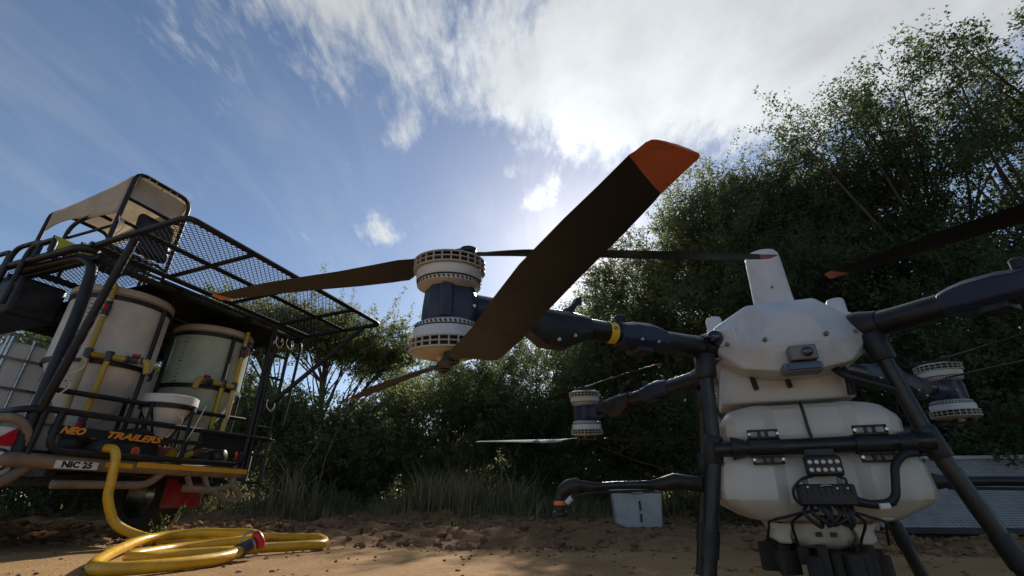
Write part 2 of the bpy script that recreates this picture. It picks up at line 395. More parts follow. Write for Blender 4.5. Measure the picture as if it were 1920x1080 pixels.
# clods of churned soil
def clods(n):
    b = []
    ico = bmesh.new(); bmesh.ops.create_icosphere(ico, subdivisions=1, radius=1)
    iv = np.array([v.co[:] for v in ico.verts]); ifc = np.array([[v.index for v in f.verts] for f in ico.faces]); ico.free()
    th = np.radians(rng.uniform(-62, 50, n)); d = np.concatenate([rng.uniform(2.9, 7.5, int(n*.8)), rng.uniform(1.5, 3.2, n-int(n*.8))])
    x = d*np.sin(th); y = d*np.cos(th); yb = y+.12*x
    keep = (fbm(x*1.3, y*1.3, 3, 61) > .42) | (rng.random(n) < .2); keep &= ~((yb < 3.2) & (rng.random(n) < .93))
    x, y, d, yb = x[keep], y[keep], d[keep], yb[keep]; n = len(x)
    s = np.where(yb < 3.3, rng.uniform(.003, .010, n), rng.uniform(.006, .036, n)*rng.random(n)**1.3+.004)
    sc = s[:, None, None]*(1+rng.uniform(-.65, .65, (n, len(iv), 1)))*np.array([1.4, 1, .7])
    an = rng.uniform(0, 6.28, n); c, sn = np.cos(an)[:, None], np.sin(an)[:, None]
    v = iv[None]*sc; vx = v[..., 0]*c-v[..., 1]*sn; vy = v[..., 0]*sn+v[..., 1]*c
    v = np.stack([vx+x[:, None], vy+y[:, None], v[..., 2]+(gh(x, y)+s*.25)[:, None]], -1).reshape(-1, 3)
    f = (ifc[None]+(np.arange(n)*len(iv))[:, None, None]).reshape(-1, 3)
    o = npmesh('soil_clods', v, f, 'clod', smooth=False); fin(o, 'crumbly brown soil clods scattered over the churned track', 'soil', kind='stuff')
clods(21000)

# ------------------------------------------------------------------ trees
def leaf_cloud(starts, dirs, lens, nl, size, wob=.035, curve=.12):
    """leaflets strung along many twigs; returns verts, tris, tint"""
    T = len(starts); tt = rng.uniform(.05, 1.0, (T, nl))
    side = rng.normal(0, 1, (T, 3)); side -= dirs*np.sum(side*dirs, 1, keepdims=True); side /= np.linalg.norm(side, axis=1, keepdims=True)+1e-9
    p = starts[:, None]+dirs[:, None]*(tt*lens[:, None])[..., None]+side[:, None]*(curve*lens[:, None]*tt**2)[..., None]
    p = p+rng.normal(0, wob, p.shape); p = p.reshape(-1, 3); n = len(p)
    a = rng.normal(0, 1, (n, 3)); a /= np.linalg.norm(a, axis=1, keepdims=True)
    b = rng.normal(0, 1, (n, 3)); b -= a*np.sum(a*b, 1, keepdims=True); b /= np.linalg.norm(b, axis=1, keepdims=True)
    s = size*rng.uniform(.6, 1.35, (n, 1))
    v = np.stack([p-a*s*.55, p+a*s*.45+b*s*.42, p+a*s*.35-b*s*.42], 1).reshape(-1, 3)
    f = np.arange(n*3).reshape(-1, 3)
    tw = np.clip(np.repeat(rng.beta(1.6, 2.4, T), nl)+rng.normal(0, .12, n), 0, 1)
    return v, f, np.repeat(tw, 3)
def twig_strips(starts, dirs, lens, w=.006):
    T = len(starts); e = starts+dirs*lens[:, None]
    s = np.cross(dirs, rng.normal(0, 1, (T, 3))); s /= np.linalg.norm(s, axis=1, keepdims=True)+1e-9
    u = np.cross(dirs, s); v = np.stack([starts+s*w, starts-s*w*.5+u*w*.87, starts-s*w*.5-u*w*.87, e], 1).reshape(-1, 3)
    b = (np.arange(T)*4)[:, None, None]; f = (b+np.array([[0, 1, 3], [1, 2, 3], [2, 0, 3]])[None]).reshape(-1, 3)
    return v, f
def tree(name, label, cat, pos, lobes, stems, nclump, ntwig, nleaf, leafsize, leafm, crad=.5, tlen=(.25, .6), up=.35, group=None, trunk_r=.12, shoots=0, droop=0.0):
    """lobes: (dx,dy,z,rx,ry,rz) ellipsoids of the crown; stems: number of stems leaving the ground"""
    px, py = pos; z0 = float(gh(px, py))-.05
    root = empty(name, (px, py, z0)); fin(root, label, cat, group)
    az_ = math.atan2(px, py); lobes = [(l[0]*math.cos(az_)+l[1]*math.sin(az_), -l[0]*math.sin(az_)+l[1]*math.cos(az_))+tuple(l[2:]) for l in lobes]
    vol = np.array([l[3]*l[4]*l[5] for l in lobes])**.8; pr = vol/vol.sum()
    li = rng.choice(len(lobes), nclump, p=pr); LB = np.array(lobes, float)[li]
    d = rng.normal(0, 1, (nclump, 3)); d /= np.linalg.norm(d, axis=1, keepdims=True)
    r = rng.random(nclump)**.46
    cc = LB[:, :3]+d*r[:, None]*LB[:, 3:]*np.array([1, 1, 1])
    cc[:, 2] = np.maximum(cc[:, 2], .15+.3*rng.random(nclump))
    # wood: stems to lobes, limbs to clumps
    wood = MB(); tips = []
    for li_, lb in enumerate(lobes):
        k = li_ % stems; a0 = 6.283*k/stems+.5; base = Vector((math.cos(a0)*.12*(stems > 1), math.sin(a0)*.12*(stems > 1), 0))
        end = Vector((lb[0], lb[1], lb[2]-.25*lb[5])); mid = base.lerp(end, .5)+Vector((random.uniform(-.2, .2), random.uniform(-.2, .2), .12*end.length))
        pts = spline([base, base.lerp(mid, .5)+Vector((random.uniform(-.1, .1), random.uniform(-.1, .1), 0)), mid, end], 4)
        n = len(pts); wood.tube(pts, [trunk_r*(1-.78*i/(n-1)) for i in range(n)], 7)
        tips.append((pts, lb))
    for i in range(nclump):
        if i % 2 and nclump > 60 and random.random() < .35: continue
        pts, lb = tips[li[i]]; s = pts[random.randrange(len(pts)//2, len(pts))]; e = Vector(cc[i])
        m = s.lerp(e, .5)+Vector((random.uniform(-.15, .15), random.uniform(-.15, .15), random.uniform(-.1, .2)))*min(1, (e-s).length)
        wood.tube(spline([s, m, e], 3), [trunk_r*.2, trunk_r*.17, trunk_r*.15, trunk_r*.12, trunk_r*.1, trunk_r*.07, trunk_r*.05], 5)
    wood.build('trunk', 'bark', root, smooth=60)
    # foliage
    T = nclump*ntwig; ci = np.repeat(np.arange(nclump), ntwig)
    crs = crad*rng.uniform(.6, 1.3, nclump)[ci]
    dv = rng.normal(0, 1, (T, 3)); dv /= np.linalg.norm(dv, axis=1, keepdims=True)
    out = (cc[ci]-LB[ci, :3])/LB[ci, 3:]
    cdir = out[::ntwig]*.8+rng.normal(0, .45, (nclump, 3)); cdir[:, 2] += up; cdir /= np.linalg.norm(cdir, axis=1, keepdims=True); cdir = cdir[ci]
    st = cc[ci]+dv*(crs*rng.random(T)**.6)[:, None]*np.array([.62, .62, .42])+cdir*(rng.uniform(-1.0, 1.1, T)*crs)[:, None]
    dd = dv*.62+cdir*.75+rng.normal(0, .2, (T, 3)); dd[:, 2] += .1-droop; dd /= np.linalg.norm(dd, axis=1, keepdims=True)
    ln = rng.uniform(*tlen, T)
    v, f, ti = leaf_cloud(st, dd, ln, nleaf, leafsize)
    if shoots:
        si = rng.choice(nclump, shoots, p=(lambda w: w/w.sum())(np.clip(out[::ntwig][:, 2], .02, None)**2))
        sd_ = rng.normal(0, .30, (shoots, 3))+out[::ntwig][si]*.35+np.array([.25, -.1, .9]); sd_ /= np.linalg.norm(sd_, axis=1, keepdims=True)
        sl = rng.uniform(.5, 1.3, shoots); ss = cc[si]+np.array([0, 0, .2])
        v2, f2, t2 = leaf_cloud(ss, sd_, sl, 60, leafsize, .03, .1); f = np.vstack([f, f2+len(v)]); v = np.vstack([v, v2]); ti = np.concatenate([ti, t2])
        st = np.vstack([st, ss]); dd = np.vstack([dd, sd_]); ln = np.concatenate([ln, sl])
    npmesh('crown', v, f, leafm, root, ti)
    k = rng.random(len(st)) < .55
    tv, tf = twig_strips(st[k], dd[k], ln[k])
    npmesh('twigs', tv, tf, 'bark', root)['kind'] = 'stuff'
    return root

def PO(deg, dist): return (dist*math.sin(R(deg)), dist*math.cos(R(deg)))
def AZ(px, dist):
    """ground point seen in column px of the picture at that distance"""
    a = (px-960)/850; y = math.cos(PITCH)+(940-540)/850*math.sin(PITCH); n = math.hypot(a, y); return (a/n*dist, y/n*dist)
# big thorn trees on the right
tree('thorn_tree', 'huge dark green thorn tree rising behind the drone at the right edge', 'tree', PO(48, 8.2),
     [(-.3, 0, 5.0, 1.9, 1.9, 1.15), (1.8, 0, 5.0, 1.8, 1.8, 1.2), (-1.7, 0, 4.5, 1.4, 1.6, 1.15), (3.4, .3, 4.2, 1.8, 1.8, 1.6), (-1.4, -.2, 2.9, 1.8, 1.5, 1.4), (.8, -.2, 2.9, 2.2, 1.8, 1.5), (2.8, -.2, 2.6, 1.8, 1.6, 1.4), (0, 0, 1.1, 2.4, 1.4, .9), (2.4, 0, 1.1, 1.8, 1.4, .9)],
     3, 620, 36, 24, .038, 'leaf_dark', .44, (.20, .46), .30, 'thorn trees around the clearing', .15, shoots=190)
tree('thorn_tree', 'spreading thorn tree beside the sun glare, left of the tallest tree', 'tree', PO(26, 8.8),
     [(0, 0, 4.9, 1.4, 1.5, .9), (1.3, .2, 5.2, 1.4, 1.5, 1.0), (-1.3, 0, 3.8, 1.2, 1.4, .9), (-2.3, 0, 2.8, 1.0, 1.2, .7), (-1.2, -.2, 2.3, 1.6, 1.4, 1.1), (.6, -.2, 3.3, 2.0, 1.6, 1.3), (.8, 0, 1.6, 2.0, 1.3, 1.0), (-1.8, 0, 1.3, 1.3, 1.2, .8)],
     3, 430, 34, 24, .040, 'leaf_green', .44, (.22, .55), .22, 'thorn trees around the clearing', .13, shoots=120)
# trees beyond the grass
tree('thorn_tree', 'flat-topped umbrella thorn tree standing right of the trailer roof', 'tree', AZ(560, 11.5),
     [(0, 0, 3.80, 1.7, 1.6, .34), (1.4, 0, 3.35, 1.1, 1.3, .32), (-1.7, 0, 3.85, 1.3, 1.3, .38), (2.4, .2, 2.75, .7, .8, .28)],
     2, 120, 30, 24, .050, 'leaf_olive', .42, (.2, .45), .15, 'thorn trees around the clearing', .11, shoots=40)
tree('thorn_tree', 'thin-leaved thorn tree with sky showing through, below the drone arm', 'tree', AZ(1010, 11.5),
     [(0, 0, 3.2, 1.6, 1.5, .9), (1.2, 0, 3.9, 1.3, 1.2, .9), (-1.2, 0, 2.5, 1.2, 1.2, .8), (.6, 0, 1.7, 1.8, 1.2, .9)],
     3, 120, 24, 22, .046, 'leaf_olive', .45, (.2, .5), .2, 'thorn trees around the clearing', .10)
tree('thorn_tree', 'pale thorn tree far behind the trailer cage', 'tree', AZ(330, 13.0),
     [(-.6, 0, 3.0, 2.0, 1.8, 1.0), (-2.4, 0, 2.6, 1.8, 1.5, .9), (-1.0, 0, 1.3, 2.6, 1.4, .9), (1.3, 0, 2.2, 1.4, 1.3, .8), (1.6, 0, 1.1, 1.5, 1.2, .7)],
     3, 150, 26, 22, .055, 'leaf_green', .5, (.25, .5), .2, 'thorn trees around the clearing', .11)
# bushes
tree('thorn_bush', 'broad bright-topped bush below the near motor pod', 'bush', AZ(820, 10.2),
     [(.2, 0, 2.1, 1.5, 1.4, .65), (-1.3, 0, 1.3, 1.0, 1.1, .6), (1.3, .2, 1.9, 1.2, 1.1, .7), (0, 0, .9, 2.0, 1.2, .7)],
     4, 170, 30, 24, .046, 'leaf_olive', .42, (.2, .45), .25, 'bushes along the grass', .06)
tree('thorn_bush', 'dark dense bush just right of the ladder', 'bush', AZ(590, 9.6),
     [(0, 0, 1.1, 1.0, 1.0, .55), (-1.0, .2, 1.5, .8, .8, .6), (.9, 0, .9, .9, .9, .5), (0, 0, .5, 1.5, 1.0, .4)],
     4, 110, 28, 24, .046, 'leaf_green', .4, (.2, .42), .2, 'bushes along the grass', .05)
tree('thorn_bush', 'shaded bush behind the far left motor of the drone', 'bush', AZ(1130, 9.6),
     [(0, 0, 1.6, 1.5, 1.2, .9), (1.2, 0, 1.5, 1.1, 1.0, .9), (-1.1, 0, 1.2, 1.0, 1.0, .8), (.3, 0, .7, 1.9, 1.0, .6)],
     4, 140, 28, 24, .044, 'leaf_dark', .42, (.2, .45), .2, 'bushes along the grass', .06)
tree('thorn_bush', 'low dark bush behind the drone tank at the right', 'bush', AZ(1700, 6.6),
     [(0, 0, 1.2, 1.5, 1.0, .8), (1.3, 0, 1.1, 1.2, 1.0, .8), (-1.3, .3, 1.1, 1.1, 1.0, .8), (.3, .2, .6, 2.2, .9, .5)],
     4, 130, 28, 24, .040, 'leaf_dark', .42, (.2, .45), .2, 'bushes along the grass', .06)
tree('thorn_bush', 'shadowy bush seen beneath the trailer at the left edge', 'bush', AZ(120, 11.0),
     [(0, 0, 1.2, 2.2, 1.2, .8), (-2.0, 0, 1.2, 1.8, 1.2, .9), (2.0, 0, 1.1, 1.6, 1.1, .8)],
     4, 90, 28, 22, .055, 'leaf_dark', .5, (.25, .5), .2, 'bushes along the grass', .06)

# the far bush that closes the clearing: one mass nobody could count
nb = 1400; thb = np.radians(rng.uniform(-72, 66, nb)); db = rng.uniform(13.5, 19, nb)
cb = np.stack([db*np.sin(thb), db*np.cos(thb), .1+rng.random(nb)**1.3*(1.5+1.2*fbm(thb*14, thb*0+3, 3, 91))], -1)
ci = np.repeat(np.arange(nb), 9); dv = rng.normal(0, 1, (nb*9, 3)); dv[:, 2] += .4; dv /= np.linalg.norm(dv, axis=1, keepdims=True)
v, f, ti = leaf_cloud(cb[ci]+dv*.2, dv, rng.uniform(.3, .7, nb*9), 9, .11, .06)
fin(npmesh('far_bushes', v, f, 'leaf_dark', tint=ti), 'dark mass of far bushes closing the clearing', 'bushes', kind='stuff')

# ------------------------------------------------------------------ grass and weeds
def grass(n):
    nt_ = n//46; th = np.radians(rng.uniform(-62, 58, nt_)); d = rng.uniform(6.4, 11.5, nt_)
    tr_ = rng.uniform(.03, .20, nt_); cx = np.repeat(d*np.sin(th), 46); cy = np.repeat(d*np.cos(th), 46); n = len(cx)
    x = cx+rng.normal(0, 1, n)*np.repeat(tr_, 46); y = cy+rng.normal(0, 1, n)*np.repeat(tr_, 46); tsz = np.repeat(rng.uniform(.35, 1.25, nt_)*(1+(rng.random(nt_) < .1)*.5), 46); tdry = np.repeat(rng.beta(1.2, 1.8, nt_), 46); yb = y+.12*x+.5*(fbm(x*.6, y*.6, 2, 9)-.5)
    cl = fbm(x*1.1, y*1.1, 3, 71); keep = (yb > 6.9) & (rng.random(n) < np.clip((cl-.28)*3.2, .05, 1)) & (rng.random(n) < sst(yb, 6.7, 7.8)+.05)
    x, y, cl, tsz, tdry, cx, cy = x[keep], y[keep], cl[keep], tsz[keep], tdry[keep], cx[keep], cy[keep]; n = len(x)
    tall = fbm(x*.9+5, y*.9, 2, 81)
    h = (.22+1.25*np.clip(tall-.25, 0, 1))*rng.uniform(.5, 1.25, n); h *= np.where(rng.random(n) < .05, 1.5, 1)*tsz
    z = gh(x, y)-.02; a = np.arctan2(y-cy, x-cx)+rng.normal(0, .8, n); lean = rng.uniform(.1, .9, n)*h
    w = rng.uniform(.004, .009, n); dx, dy = np.cos(a), np.sin(a)
    def pt(t, sgn, wk):
        return np.stack([x+dx*lean*t*t-dy*w*sgn*wk, y+dy*lean*t*t+dx*w*sgn*wk, z+h*(t-.15*t*t)], -1)
    v = np.stack([pt(0, -1, 1), pt(0, 1, 1), pt(.55, -1, .8), pt(.55, 1, .8), pt(1, 0, 0)], 1).reshape(-1, 3)
    b = (np.arange(n)*5)[:, None, None]; f = (b+np.array([[0, 1, 3], [0, 3, 2], [2, 3, 4]])[None]).reshape(-1, 3)
    dry = np.clip(tdry*.8+rng.normal(0, .15, n)+.3*(h > .6), 0, 1)
    o = npmesh('wild_grass', v, f, 'grass_mix', tint=np.repeat(dry, 5)); fin(o, 'tall half dry wild grass along the bush line', 'grass', kind='stuff')
grass(140000)
def stalks(name, label, x, y, n, h, leafy=True, grp=None, m='weed'):
    z = float(gh(x, y)); root = empty(name, (x, y, z)); fin(root, label, 'weed' if leafy else 'dry twig', grp)
    st = MB(); S, Dv, Ln = [], [], []
    for i in range(n):
        a = random.uniform(0, 6.28); l = random.uniform(.15, .5)
        e = Vector((math.cos(a)*l*h*.7, math.sin(a)*l*h*.7, h*random.uniform(.6, 1)))
        p = spline([(0, 0, -.02), (e.x*.3, e.y*.3, e.z*.55), e], 4); st.tube(p, [.004]*len(p), 5)
        S.append(p[2]); Dv.append((Vector(p[-1])-Vector(p[2])).normalized()); Ln.append((Vector(p[-1])-Vector(p[2])).length)
    st.build('stem', 'bark' if not leafy else 'weed', root)
    if leafy:
        v, f, ti = leaf_cloud(np.array(S), np.array(Dv), np.array(Ln), 10, .016, .006, .05); npmesh('leaves', v, f, m, root, ti)
for px, dd_, n, h, lb in ((312, 4.1, 4, .20, 'small leafy weed in front of the trailer tyre, left of two'), (330, 4.25, 3, .30, 'taller thin weed in front of the trailer tyre'), (685, 4.7, 5, .05, 'tiny green seedling in the churned soil'), (850, 4.4, 5, .05, 'small green sprout right of the yellow hose end')):
    x, y = AZ(px, dd_); stalks('weed', lb, x, y, n, h)
for px, dd_, n, h, lb in ((455, 4.6, 3, .16, 'dry forked twig sticking up behind the hose coupling'), (560, 5.2, 2, .1, 'short dry twig in the soil right of the hose')):
    x, y = AZ(px, dd_); stalks('dry_twig', lb, x, y, n, h, False)


# ------------------------------------------------------------------ drone (local x = picture right, y = away, z = up)
drone = empty('spraying_drone', (.805, 1.393, 0), R(-20))
fin(drone, 'large grey and white spraying drone with black arms and orange-tipped rotor blades', 'drone')
U0 = .015
# faceted body shell
half = [(.048, -.31, .574), (.118, -.285, .592), (.180, -.205, .632), (.075, -.330, .640), (.182, -.240, .662), (.190, -.185, .690), (.045, -.322, .716), (.168, -.195, .742), (.082, -.270, .772), (.10, -.16, .785)]
bm = bmesh.new()
for (a, b, c) in half:
    for s in (-1, 1):
        bm.verts.new((U0+s*a, b, c)); bm.verts.new((U0+s*a, -.05-b*.92, c))
r_ = bmesh.ops.convex_hull(bm, input=bm.verts)
bmesh.ops.delete(bm, geom=[g for g in r_['geom_interior'] if isinstance(g, bmesh.types.BMVert)], context='VERTS')
bmesh.ops.dissolve_limit(bm, angle_limit=R(5), verts=bm.verts, edges=bm.edges)
bmesh.ops.recalc_face_normals(bm, faces=bm.faces)
me = bpy.data.meshes.new('body_shell'); bm.to_mesh(me); bm.free(); me.materials.append(MATS['shell'])
shell = bpy.data.objects.new('body_shell', me); COL.objects.link(shell); shell.parent = drone
m = shell.modifiers.new('bevel', 'BEVEL'); m.width = .0045; m.segments = 2; m.limit_method = 'ANGLE'; m.angle_limit = R(8); m.harden_normals = True
me.shade_smooth()
# belly plate seam and screws
MB().box((U0, -.045, .6375), (.374, .40, .004)).build('seam', 'shell_dark', shell)
for x, y, z in ((-.052, -.336, .652), (.083, -.336, .652), (-.135, -.286, .664), (.168, -.262, .672)):
    MB().lathe([(.0, .003), (.0048, .003), (.0055, 0), (.0055, -.006)], 12, along((x, y, z), (0, -1, .15))).build('screw', 'shell_dark', shell)
# mast with rounded top
mast = MB()
def ell(cx, cy, z, a, b, n=28): return [(cx+a*math.cos(6.2832*k/n), cy+b*math.sin(6.2832*k/n), z) for k in range(n)]
mx0, my0 = .014, -.215
mast.loft([ell(mx0, my0, .772, .052, .050), ell(mx0, my0, .80, .050, .048), ell(mx0, my0, .925, .046, .045)])
mast = mast.build('mast', 'shell', drone, 50)
MB().loft([ell(mx0, my0, .9255, .0455, .0445), ell(mx0, my0, .938, .045, .044), ell(mx0, my0, .946, .040, .039), ell(mx0, my0, .951, .028, .027), ell(mx0, my0, .953, .010, .010)]).build('mast_cap', 'shell', mast, 60)
MB().lathe([(.0035, -.002), (.0035, .001), (0, .001)], 10, along((.01, -.2655, .82), (0, -1, 0))).build('screw', 'shell_dark', mast)
# two stubby antennas on the shoulders
for x, y, z in ((-.128, .02, .755), (.235, .02, .77)):
    o = MB().lathe([(.036, -.05), (.036, .035), (.033, .040)], 22, Matrix.Translation((x, y, z))).build('antenna', 'shell', drone, 50)
    MB().lathe([(.025, .0405), (.025, .088), (.022, .093), (.006, .094)], 22, Matrix.Translation((x, y, z))).build('antenna_cap', 'shell', o, 50)
# camera and radar under the nose
fc = MB().box((.017, -.345, .6035), (.058, .04, .036)).build('front_camera', 'shell_dark', drone, bevel=.003)
MB().lathe([(.0, .007), (.008, .007), (.0115, .005), (.0115, -.002)], 20, along((.024, -.365, .603), (0, -1, -.1))).build('lens', 'glass_dark', fc)
fr = MB().box((.010, -.335, .570), (.084, .05, .024)).build('front_radar', 'shell_dark', drone, bevel=.006)
MB().box((.010, -.3615, .570), (.068, .004, .014)).build('radar_window', 'glass_dark', fr, bevel=.001)
# battery bay below the shell
bay = MB().loft([[(-.170, -.19, .522), (.150, -.19, .522), (.150, .16, .522), (-.170, .16, .522)], [(-.168, -.20, .545), (.148, -.20, .545), (.148, .16, .545), (-.168, .16, .545)], [(-.150, -.20, .632), (.140, -.20, .632), (.140, .16, .632), (-.150, .16, .632)]]).build('battery_bay', 'shell', drone, 30, bevel=.006)
for x, w_ in ((-.084, .52), (-.003, .52)):
    MB().tube([(x, -.206, .60), (x+.006, -.206, .553)], .0065, 10).build('slot', 'black_plastic', bay)
MB().box((-.182, .0, .545), (.018, .10, .17)).build('side_plate', 'shell', bay, bevel=.004)

# arms
ENDS = {'FL': (-.716, -.786, .658), 'FR': (.716, -.786, .668), 'RL': (-.727, .724, .680), 'RR': (.736, .728, .680)}
ROOT = {'FL': (-.168, -.205, .677), 'FR': (.198, -.205, .692), 'RL': (-.168, .17, .690), 'RR': (.198, .17, .690)}
TILT = {'FL': (.021, -.096, .995), 'FR': (0, -.02, 1), 'RL': (.021, -.11, .995), 'RR': (0, -.03, 1)}
def lerp(a, b, t): return Vector(a).lerp(Vector(b), t)
for k in ENDS:
    A_, B_ = Vector(ROOT[k]), Vector(ENDS[k]); d = (B_-A_).normalized(); Lh = (B_-A_).length
    side = d.cross(Vector((0, 0, 1))).normalized(); up = side.cross(d)
    F = axes(A_, side, up, d)                                  # local z runs along the arm
    if k[0] == 'R' : F = axes(A_, -side, up, d)
    arm = MB().tube([F @ Vector((0, 0, z)) for z in (0, .10, .18, .215, Lh-.30)], [.033, .030, .029, .027, .027], 18).build('arm', 'carbon', drone, 50)
    MB().tube([F @ Vector((0, 0, z)) for z in (Lh-.32, Lh-.03)], [.0265, .0255], 18).build('arm_end_tube', 'carbon', arm, 50)
    # shoulder socket at the body
    MB().tube([F @ Vector((0, 0, z)) for z in (-.03, .012, .03, .055)], [.046, .046, .040, .034], 18).build('shoulder', 'black_plastic', arm, 50)
    # folding hinge: flat fairing with lugs
    hz = .245
    h = MB()
    def sec(z, w, hh, dy=0): return [F @ Vector((w*cx, dy+hh*cy, z)) for cx, cy in ((-1, -.55), (-.6, -1), (.6, -1), (1, -.55), (1, .6), (.55, 1), (-.55, 1), (-1, .6))]
    h.loft([sec(hz-.055, .0275, .0275), sec(hz-.03, .032, .031, .002), sec(hz, .034, .035, .002), sec(hz+.055, .034, .034, 0), sec(hz+.08, .032, .031, -.003), sec(hz+.10, .029, .028)])
    hinge = h.build('folding_hinge', 'mount_plastic', arm, 40, bevel=.003)
    MB().box(F @ Vector((0, -.038, hz+.03)), (.05, .018, .05), F.to_3x3().to_4x4()).build('hinge_lug', 'black_plastic', hinge, bevel=.004)
    MB().lathe([(.013, 0), (.013, .02), (.009, .024)], 14, F @ along((0, .030, hz+.085), (0, 1, 0))).build('hinge_pin', 'black_plastic', hinge)
    for zz in (() if k == 'FR' else (-.005, .05)):
        MB().lathe([(0, .004), (.004, .004), (.005, 0)], 10, F @ along((-.0345 if k != 'FR' else .0345, -.018, hz+zz), (-1 if k != 'FR' else 1, 0, 0))).build('bolt', 'steel', hinge)
    # locking collar with raised lever near the motor
    lz = Lh-.34
    cl = MB(); cl.loft([sec(lz-.02, .028, .028), sec(lz+.01, .031, .035, -.005), sec(lz+.05, .033, .046, -.014), sec(lz+.11, .033, .044, -.015), sec(lz+.15, .030, .031, -.003), sec(lz+.17, .0275, .0275)])
    cl = cl.build('lock_collar', 'black_plastic', arm, 40, bevel=.003)
    lv = MB(); lv.loft([[F @ Vector((sx*.009, y+sy*.010, z)) for sx, sy in ((-1, -1), (1, -1), (1, 1), (-1, 1))] for y, z in ((.020, lz+.07), (.036, lz+.035), (.052, lz+.015), (.066, lz+.008), (.074, lz-.008))])
    lv.build('lock_lever', 'black_plastic', cl, 40, bevel=.002)
    for zz, yy in (() if k == 'FR' else ((.04, -.035), (.085, -.050))):
        MB().lathe([(0, .004), (.004, .004), (.005, 0)], 10, F @ along((-.033 if k != 'FR' else .033, yy, lz+zz), (-1 if k != 'FR' else 1, 0, 0))).build('bolt', 'steel', cl)
    if k == 'FL':
        # yellow warning wrap
        w = MB(); nn = 16
        for r0, r1 in ((.0278, .0283),):
            vs = []; 
            for zz in (hz+.112, hz+.136):
                for i in range(nn+1):
                    th = R(95+180*i/nn); vs.append(F @ Vector((r1*math.cos(th), r1*math.sin(th), zz)))
            w.add(vs, [(i, i+1, nn+2+i, nn+1+i) for i in range(nn)])
        st = w.build('warning_sticker', 'sticker', arm, 60)
        def onarm(th, zz, r=.0286): return F @ Vector((r*math.cos(th), r*math.sin(th), zz))
        ring = MB(); ring.tube([onarm(R(172)+.16*math.cos(a), hz+.124+.0045*math.sin(a)) for a in np.linspace(0, 6.283, 17)[:-1]], .0006, 4, closed=True); ring.build('warning_mark', 'sticker_ink', st)
        dot = MB(); dot.tube([onarm(R(172)-.07, hz+.122), onarm(R(172)+.07, hz+.126)], .0013, 5); dot.build('warning_mark', 'sticker_ink', st)
        tr_ = MB(); tr_.tube([onarm(R(135)-.12, hz+.119), onarm(R(135)-.12, hz+.129), onarm(R(135)+.14, hz+.124)], .0006, 4, closed=True); tr_.build('warning_mark', 'sticker_ink', st)
        # blue-black round end cap and grey plate beside it
        MB().lathe([(0, .020), (.012, .018), (.019, .011), (.0215, 0), (.0215, -.02)], 20, along((-.160, -.262, .693), (-.25, -1, .1))).build('indicator_lamp', 'glass_dark', drone, 60)
        MB().box((-.128, -.262, .690), (.052, .012, .050), Matrix.Rotation(R(-32), 4, 'Z')).build('lamp_plate', 'shell', drone, bevel=.004)

# motors, mounts, rotors -------------------------------------------------
def motor_meshes():
    """one motor: blade side up; returns builders in motor space (z=0 mount face)"""
    return dict(
        housing=MB().lathe([(.040, .0), (.052, .003), (.0655, .012), (.0668, .0125), (.0668, .0225), (.0700, .0300), (.0700, .0575), (.066, .0585), (.030, .0595)], 40),
        groove=MB().lathe([(.0685, .0232), (.0690, .0236), (.0690, .0294), (.0685, .0298)], 40),
        cage=None)
HO = {}
def blade_mesh(sign):
    """blade along +x, root at hub; sign flips the chord"""
    st = [(.030, .020, 6, .010, .0), (.060, .021, 6, .010, .0), (.078, .024, 8, .009, .002), (.095, .034, 9, .0085, .007), (.112, .052, 12, .008, .014), (.130, .072, 14, .0078, .022), (.150, .082, 14, .0075, .027), (.17, .082, 13, .0072, .027), (.20, .081, 13, .007, .027), (.30, .077, 11, .006, .025), (.42, .071, 9, .005, .016), (.54, .064, 8, .0045, .009), (.64, .053, 7, .004, .007), (.69, .0445, 7, .0036, .006), (.714, .041, 7, .0035, .006)]
    tip = [(.714, .0412, 7, .0036, .006), (.732, .0380, 7, .0032, .006), (.741, .0365, 7, .0030, .0065), (.7445, .0335, 7, .0028, .0068), (.7458, .0285, 7, .002, .007)]
    def rings(S):
        out = []
        for x, c, tw, th, off in S:
            a = R(tw)*sign; pr = []
            for u, w in ((-.5, 0), (-.30, .5), (.0, .62), (.30, .42), (.5, 0), (.30, -.12), (0, -.28), (-.30, -.30)):
                yy = (u*c-off)*sign; zz = w*th; pr.append((x+.026*u*(abs(x-.714) < .002), yy*math.cos(a)-zz*math.sin(a)*1, yy*math.sin(a)+zz*math.cos(a)))
            out.append(pr)
        return out
    return MB().loft(rings(st)), MB().loft(rings(tip))
AZS = {'FL': ((178.5, 23.1), (-52.5, 142.1)), 'FR': ((143.3, -30), (120.3, -55)), 'RL': ((-57.6, 122), (160, -20)), 'RR': ((-70, 112), (-38, 140))}
BL = {s: [b.mesh('rotor_blade') for b in blade_mesh(s)] for s in (1, -1)}
for s in BL:
    for me_, mt in zip(BL[s], ('blade', 'blade_tip')):
        me_.materials.append(MATS[mt]); me_.shade_smooth(); me_.set_sharp_from_angle(angle=R(60))
def obj(name, me, parent, M=None):
    o = bpy.data.objects.new(name, me); COL.objects.link(o); o.parent = parent
    if M is not None: o.matrix_local = M
    return o
